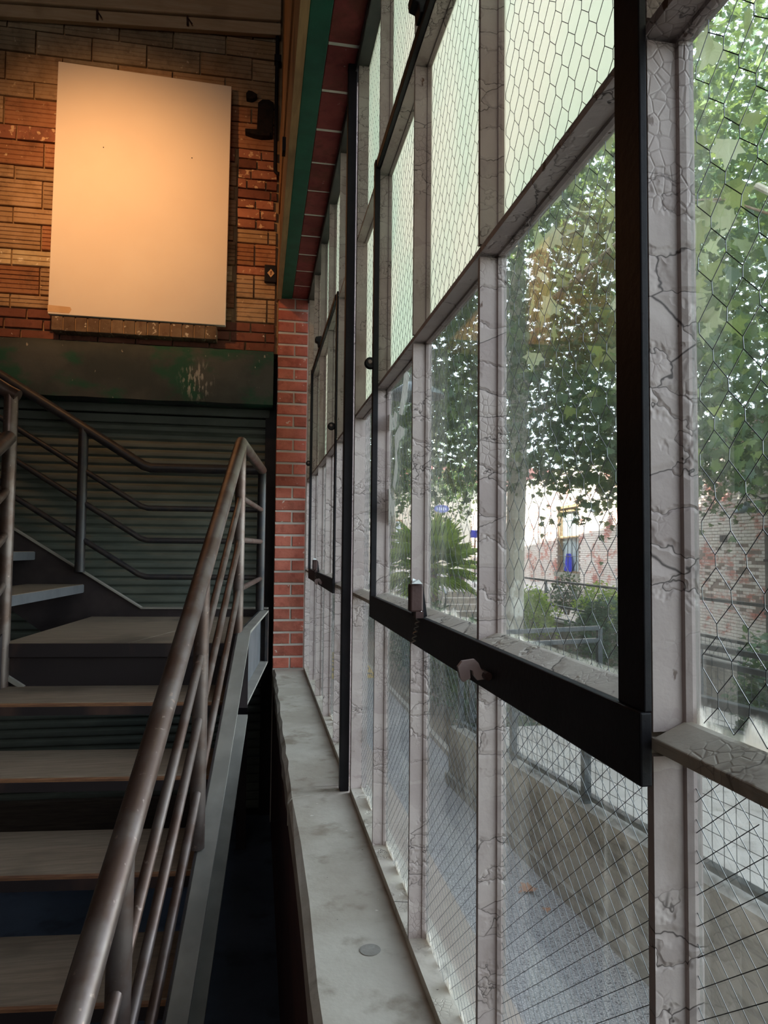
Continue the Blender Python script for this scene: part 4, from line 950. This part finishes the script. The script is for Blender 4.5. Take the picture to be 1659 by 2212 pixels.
# building closing the view
fb = root('far_building', (6, 40, 0), 'pale stuccoed building with a pink top band closing the far end of the courtyard', 'building')
MB().box(-2.0, 30.0, 40.0, 48.0, -0.5, 5.2).build('wall', M['cream'], fb); MB().box(-2.0, 30.0, 40.0, 48.0, 5.2, 6.0).build('band', M['pink'], fb)
MB().box(-2.2, 30.2, 39.8, 48.0, 6.0, 6.4).build('cornice', M['pink'], fb)
for i, x in enumerate((1.5, 4.2, 6.9, 9.6, 12.3)):
    f = MB().box(x, x + 1.3, 39.93, 40.0, 1.0, 3.2).build('window', M['window_frame'], fb); MB().box(x + 0.1, x + 1.2, 39.91, 39.93, 1.1, 3.1).build('pane', M['dark_glass'], f)
MB().box(-2.0, 3.0, 39.85, 40.0, -0.5, 1.0).build('plinth', M['orange_wall'], fb)

# ------------------------------------------------------------------ vegetation
def leaf_shape():
    # five-pointed sycamore leaf in the xy plane, stalk at the origin, length 1 along y; two triangles per lobe side, slightly cupped
    out = [(0.0, 0.0), (0.16, 0.02), (0.42, -0.04), (0.36, 0.14), (0.60, 0.34), (0.33, 0.42), (0.30, 0.62), (0.13, 0.60), (0.0, 1.0)]
    pts = out + [(-x, y) for x, y in out[-2:0:-1]]
    return np.array([(x, y, 0.25 * x * x - 0.12 * y * y) for x, y in pts] + [(0.0, 0.34, -0.02)])
LS = leaf_shape(); LN = len(LS) - 1
LF = np.array([(LN, i, (i + 1) % LN) for i in range(LN)])
def rand_rot(rng, n, droop=0.5):
    # leaves hang: their tips point down-outwards with random spin
    th = rng.uniform(0, 2 * np.pi, n); ph = rng.normal(droop, 0.55, n); sp = rng.normal(0, 0.7, n)
    y = np.stack([np.cos(th) * np.cos(ph), np.sin(th) * np.cos(ph), -np.sin(ph)], 1)
    u = np.cross(y, np.array([0, 0, 1.0]) + rng.normal(0, 0.1, (n, 3))); u /= np.linalg.norm(u, axis=1, keepdims=True)
    w = np.cross(u, y); x = u * np.cos(sp)[:, None] + w * np.sin(sp)[:, None]; z = np.cross(x, y)
    return np.stack([x, y, z], 2)
def mesh_np(name, V, Fc, mat, tint=None):
    me = bpy.data.meshes.new(name); nv, nf, k = len(V), len(Fc), Fc.shape[1]
    me.vertices.add(nv); me.vertices.foreach_set('co', V.astype(np.float32).ravel())
    me.loops.add(nf * k); me.loops.foreach_set('vertex_index', Fc.astype(np.int32).ravel())
    me.polygons.add(nf); me.polygons.foreach_set('loop_start', np.arange(0, nf * k, k, dtype=np.int32)); 
    me.update(calc_edges=True); me.validate()
    if tint is not None:
        a = me.attributes.new('tint', 'FLOAT', 'POINT'); a.data.foreach_set('value', tint.astype(np.float32))
    me.materials.append(mat); return me
def leaves_mesh(name, pos, size, rng, mat, shape=LS, faces=LF, droop=0.5, tint=None):
    n = len(pos); Rm = rand_rot(rng, n, droop)
    V = np.einsum('nij,kj->nki', Rm, shape) * size[:, None, None] + pos[:, None, :]
    Fc = (faces[None, :, :] + (np.arange(n) * len(shape))[:, None, None]).reshape(-1, faces.shape[1])
    t = np.clip(rng.beta(2, 2.6, n) if tint is None else tint, 0, 1)
    return mesh_np(name, V.reshape(-1, 3), Fc, mat, np.repeat(t, len(shape)))
OV = np.array([(0, 0, 0), (0.28, 0.3, 0.03), (0.22, 0.7, 0.02), (0, 1, -0.05), (-0.22, 0.7, 0.02), (-0.28, 0.3, 0.03)], float); OF = np.array([(0, 1, 2), (0, 2, 3), (0, 3, 4), (0, 4, 5)])

rng = np.random.default_rng(11)
tree = root('sycamore_tree', (4.5, 12.0, ZG), 'tall sycamore with a pale mottled trunk and spreading leafy crown in the courtyard', 'tree')
MB().tube([(4.42, 12.0, ZG - 0.1), (4.47, 12.0, 0.2), (4.50, 12.0, 1.6), (4.55, 12.0, 3.2), (4.58, 12.02, 4.6), (4.55, 12.1, 6.2), (4.7, 12.2, 8.0)], [0.21, 0.175, 0.165, 0.158, 0.15, 0.12, 0.07], 16).build('trunk', M['bark'], tree, smooth=True)
branches = [[(4.57, 12, 4.4), (5.0, 11.6, 5.0), (5.9, 10.8, 5.6), (7.2, 9.6, 6.2)], [(4.56, 12, 4.6), (4.1, 11.8, 5.4), (3.4, 11.2, 6.3)], [(4.56, 12, 5.0), (5.4, 12.6, 5.7), (6.8, 13.4, 6.6)],
            [(4.57, 12, 4.9), (4.6, 10.6, 5.6), (4.9, 8.6, 5.9), (5.2, 6.6, 5.5)], [(4.58, 12, 3.9), (5.3, 11.9, 4.3), (6.3, 11.6, 4.4), (7.2, 11.2, 4.1)], [(4.55, 12.1, 6.0), (4.2, 10.8, 7.2), (3.8, 9.0, 7.8)],
            [(4.9, 8.6, 5.9), (4.2, 7.4, 5.5), (3.7, 6.2, 4.7)], [(5.2, 6.6, 5.5), (5.0, 5.6, 4.7), (4.6, 4.9, 3.9)]]
for b in branches:
    r0 = 0.075 if b[0][0] < 4.8 and b[0][1] > 11 else 0.04
    MB().tube(b, [r0 * (1 - 0.75 * i / (len(b) - 1)) for i in range(len(b))], 8).build('branch', M['bark'], tree, smooth=True)
# crown: clumps of leaves
def clumps(n, boxes):
    out = []
    w = np.array([bx[6] for bx in boxes], float); w /= w.sum()
    for i in rng.choice(len(boxes), n, p=w):
        x0, x1, y0, y1, z0, z1, _ = boxes[i]; out.append((rng.uniform(x0, x1), rng.uniform(y0, y1), rng.uniform(z0, z1)))
    return np.array(out)
def fill(cc, per, rad, smin, smax):
    n = len(cc) * per
    p = np.repeat(cc, per, 0) + rng.normal(0, 1, (n, 3)) * np.array(rad)
    p[:, 0] = np.maximum(p[:, 0], 2.35)
    if cc[:, 1].max() < 17: p[:, 2] = np.where(p[:, 1] > 12.2, np.maximum(p[:, 2], 2.85 + 0.15 * rng.random(n)), p[:, 2])
    return p, rng.uniform(smin, smax, n)
mid = clumps(1480, [(2.2, 9.0, 8.5, 15.5, 2.9, 8.8, 3), (4.5, 9.6, 6.5, 13.0, 3.2, 10.5, 4.5), (2.0, 5.0, 9.0, 14.0, 3.4, 8.5, 1.0), (5.0, 8.4, 9.5, 13.0, 2.6, 3.4, 0.5)])
pa, sa_ = fill(mid, 34, (0.48, 0.48, 0.36), 0.07, 0.14)
link('foliage', leaves_mesh('foliage', pa, sa_, rng, M['leaf']), tree, kind='stuff')
low = clumps(46, [(4.6, 5.6, 6.6, 9.5, 2.45, 3.2, 1.4), (5.4, 8.0, 8.5, 10.5, 2.55, 3.3, 2), (3.2, 4.4, 4.6, 6.5, 3.1, 3.9, 1.0), (2.9, 4.2, 8.5, 11, 2.6, 3.6, 1.2)])
pl, sl = fill(low, 20, (0.22, 0.22, 0.20), 0.10, 0.17)
link('foliage', leaves_mesh('foliage', pl, sl, rng, M['leaf'], droop=0.9), tree, kind='stuff')
# the nearest leaves, each one by itself
def spray(n, ya, yb, ra, rb_, za, zb):
    y = rng.uniform(ya, yb, n); return np.stack([y * rng.uniform(ra, rb_, n), y, rng.uniform(za, zb, n)], 1)
near = np.concatenate([spray(40, 4.0, 5.2, 0.63, 0.76, 3.3, 4.3), spray(9, 3.6, 4.6, 0.60, 0.78, 4.3, 5.2), spray(22, 4.6, 6.0, 0.60, 0.70, 2.75, 3.5), spray(34, 5.2, 6.6, 0.36, 0.54, 4.2, 5.4), spray(26, 5.2, 7.0, 0.40, 0.56, 3.2, 4.4), spray(8, 4.6, 5.4, 0.615, 0.66, 2.35, 2.7)])
near[:, 0] = np.maximum(near[:, 0], 2.2)
LSd = []
for i in range(6):
    v = LS.copy(); v[:, 2] += 0.1 * np.sin(v[:, 0] * 5 + i) * 0.5; LSd.append(mesh_np('leaf', v, LF, M['near_leaf'], np.full(len(v), (0.25, 0.45, 0.55, 0.6, 0.75, 0.95)[i])))
RM = rand_rot(rng, len(near), 0.8)
for i, p in enumerate(near):
    o = link('leaf', LSd[i % 6], tree); s = rng.uniform(0.14, 0.23); mt = Matrix([list(RM[i][0]), list(RM[i][1]), list(RM[i][2])]).to_4x4()
    o.matrix_basis = Matrix.Translation(Vector(p)) @ mt @ Matrix.Scale(s, 4)
MB().tube([(4.6, 4.9, 3.9), (4.0, 4.8, 4.2), (3.4, 4.7, 4.25), (3.0, 4.5, 4.1)], [0.014, 0.011, 0.008, 0.005], 6).build('branch', M['palm_trunk'], tree, smooth=True)

def tree_far(x, y, h, r, n, label, mat='leaf', smin=0.12, smax=0.22, zb=2.4, base=ZG):
    t = root('leafy_tree', (x, y, base), label, 'tree', None)
    MB().tube([(x, y, base - 0.1), (x + 0.05, y, h * 0.3), (x - 0.05, y + 0.05, h * 0.6), (x, y, h * 0.85)], [0.16, 0.13, 0.10, 0.04], 10).build('trunk', M['bark'], t, smooth=True)
    c = rng.normal(0, 1, (n // 26, 3)); c = c / np.linalg.norm(c, axis=1, keepdims=True) * rng.uniform(0.35, 1, (len(c), 1)) ** 0.6
    cc = np.array([x, y, (h + zb) / 2]) + c * np.array([r, r, (h - zb) / 2])
    p, s = fill(cc, 26, (0.38, 0.38, 0.28), smin, smax)
    link('foliage', leaves_mesh('foliage', p, s, rng, M[mat]), t, kind='stuff'); return t
tree_far(3.5, 18.8, 7.0, 1.3, 2600, 'leafy tree standing behind the palm at the left', zb=2.7)
tree_far(7.9, 31.0, 9.5, 2.4, 3600, 'leafy tree beyond the steps in front of the pink building', zb=2.6, base=0.32)
tree_far(3.7, 25.5, 7.5, 1.5, 2400, 'slender dense tree beyond the road hump', zb=1.9, base=0.32)

def bush(name, label, c, r, n, mat, smin, smax, cat='bush', shape=OV, faces=OF):
    b = root(name, (c[0], c[1], c[2] - r[2]), label, cat)
    d = rng.normal(0, 1, (n, 3)); d /= np.linalg.norm(d, axis=1, keepdims=True); rad = rng.uniform(0.25, 1, (n, 1)) ** 0.45
    lump = 1 + 0.22 * np.sin(d[:, :1] * 5 + c[0]) * np.sin(d[:, 1:2] * 6) + 0.12 * np.sin(d[:, 2:3] * 9)
    p = np.array(c) + d * rad * lump * np.array(r)
    p[:, 2] = np.maximum(p[:, 2], c[2] - r[2] * 0.95)
    link('foliage', leaves_mesh('foliage', p, rng.uniform(smin, smax, n), rng, M[mat], shape, faces, droop=-0.2), b, kind='stuff')
    for k in range(4):
        a = k * 1.6; MB().tube([(c[0] + 0.04 * math.cos(a), c[1] + 0.04 * math.sin(a), c[2] - r[2]), (c[0] + 0.5 * r[0] * math.cos(a), c[1] + 0.5 * r[1] * math.sin(a), c[2] + 0.2 * r[2])], [0.018, 0.008], 6).build('stem', M['palm_trunk'], b)
    return b
bush('rounded_bush', 'bright yellow-green bush just right of the sycamore trunk', (5.2, 13.2, 0.30), (0.58, 0.55, 0.50), 2600, 'bright_leaf', 0.05, 0.10)
bush('rounded_bush', 'bright green bush behind the fence corner, under the far window', (6.95, 13.6, 0.37), (0.50, 0.5, 0.48), 2200, 'bright_leaf', 0.05, 0.10)
bush('leafy_shrub', 'dark green shrub behind the square fence post', (5.3, 10.2, 0.30), (0.55, 0.5, 0.50), 2600, 'hedge_leaf', 0.05, 0.10, 'shrub')
bush('young_sapling', 'airy young sapling rising in front of the far barred window', (6.75, 14.8, 0.58), (0.36, 0.36, 0.42), 600, 'hedge_leaf', 0.06, 0.11, 'sapling')
bush('leafy_shrub', 'dark green shrub at the right edge behind the double rails', (3.95, 4.95, 0.30), (0.22, 0.40, 0.60), 2600, 'hedge_leaf', 0.04, 0.08, 'shrub')
hedge_n = [((2.55, 7.4, -0.05), (0.42, 0.7, 0.50), 'near end of the dark hedge behind the path curb'), ((2.6, 9.3, 0.05), (0.5, 0.9, 0.58), 'second dark shrub in the planter behind the path curb'),
           ((2.7, 11.5, 0.05), (0.55, 0.9, 0.60), 'third dark shrub in the planter, beside the palm'), ((2.75, 17.2, 0.1), (0.6, 0.9, 0.6), 'farthest dark shrub in the planter, behind the palm')]
for c, r, lb in hedge_n: bush('planter_shrub', lb, c, r, 2600, 'hedge_leaf', 0.06, 0.12, 'shrub')
bush('path_end_hedge', 'dark hedge closing the path beyond the road hump', (1.45, 18.5, 0.05), (0.6, 0.35, 0.5), 2200, 'hedge_leaf', 0.08, 0.15, 'hedge')
# fan palm
palm = root('fan_palm', (3.45, 14.0, ZG), 'green fan palm with spiky fronds in front of the distant steps', 'palm')
MB().tube([(3.45, 14.0, ZG), (3.48, 14.0, 0.3), (3.46, 14.0, 1.2)], [0.17, 0.15, 0.13], 12).build('trunk', M['palm_trunk'], palm, smooth=True)
rp = random.Random(2)
for i in range(42):
    az = i * 2.399; el = math.radians(82 - 112 * (i / 41)); L = rp.uniform(0.45, 0.72)
    d = Vector((math.cos(az) * math.cos(el), math.sin(az) * math.cos(el), math.sin(el))); base = Vector((3.46, 14.0, 1.26))
    tip = base + d * L + Vector((0, 0, -0.06))
    side = d.cross(Vector((0, 0, 1))).normalized(); upv = side.cross(d)
    m = MB(); V = []; Fc = []
    for k in range(19):
        a = math.radians(-105 + 210 * k / 18); e = d * math.cos(a) + side * math.sin(a); ll = 0.60 * (0.72 + 0.28 * math.cos(a * 0.8)) * rp.uniform(0.9, 1.08)
        wv = (d * -math.sin(a) + side * math.cos(a)) * 0.022
        sag = Vector((0, 0, -0.10 * ll - 0.06 * rp.random())); midp = tip + e * ll * 0.55 + upv * 0.02
        n0 = len(V); V += [tip, midp + wv, midp - wv, tip + e * ll + sag]; Fc += [(n0, n0 + 1, n0 + 3), (n0, n0 + 3, n0 + 2)]
    V = np.array([tuple(v) for v in V]); t = np.full(len(V), rp.uniform(0.15, 0.95))
    fr = link('frond', mesh_np('frond', V, np.array(Fc), M['palm_leaf'], t), palm)
    MB().tube([base, base + d * L * 0.5 + Vector((0, 0, 0.01)), tip], [0.012, 0.009, 0.006], 5).build('stalk', M['palm_leaf'], fr)
# fallen leaves on the asphalt
for i, (p, s, lb) in enumerate(((( 1.709, 4.256, ZG), 0.12, 'dry brown sycamore leaf lying flat on the grey asphalt'), ((1.70, 4.02, ZG), 0.05, 'tiny dry leaf scrap next to the bigger fallen leaf'), ((1.02, 5.2, ZG + 0.006), 0.09, 'pale fallen leaf on the cream painted walkway'))):
    me = mesh_np('fallen_leaf', LS * np.array([1, 1, 1.0]) + np.array([0, 0, 0.16]), LF, M['dead_leaf'], None)
    o = link('fallen_leaf', me); o.location = p; o.scale = (s, s, s); o.rotation_euler = (0, 0, 1.9 + i); tag(o, lb, 'leaf')
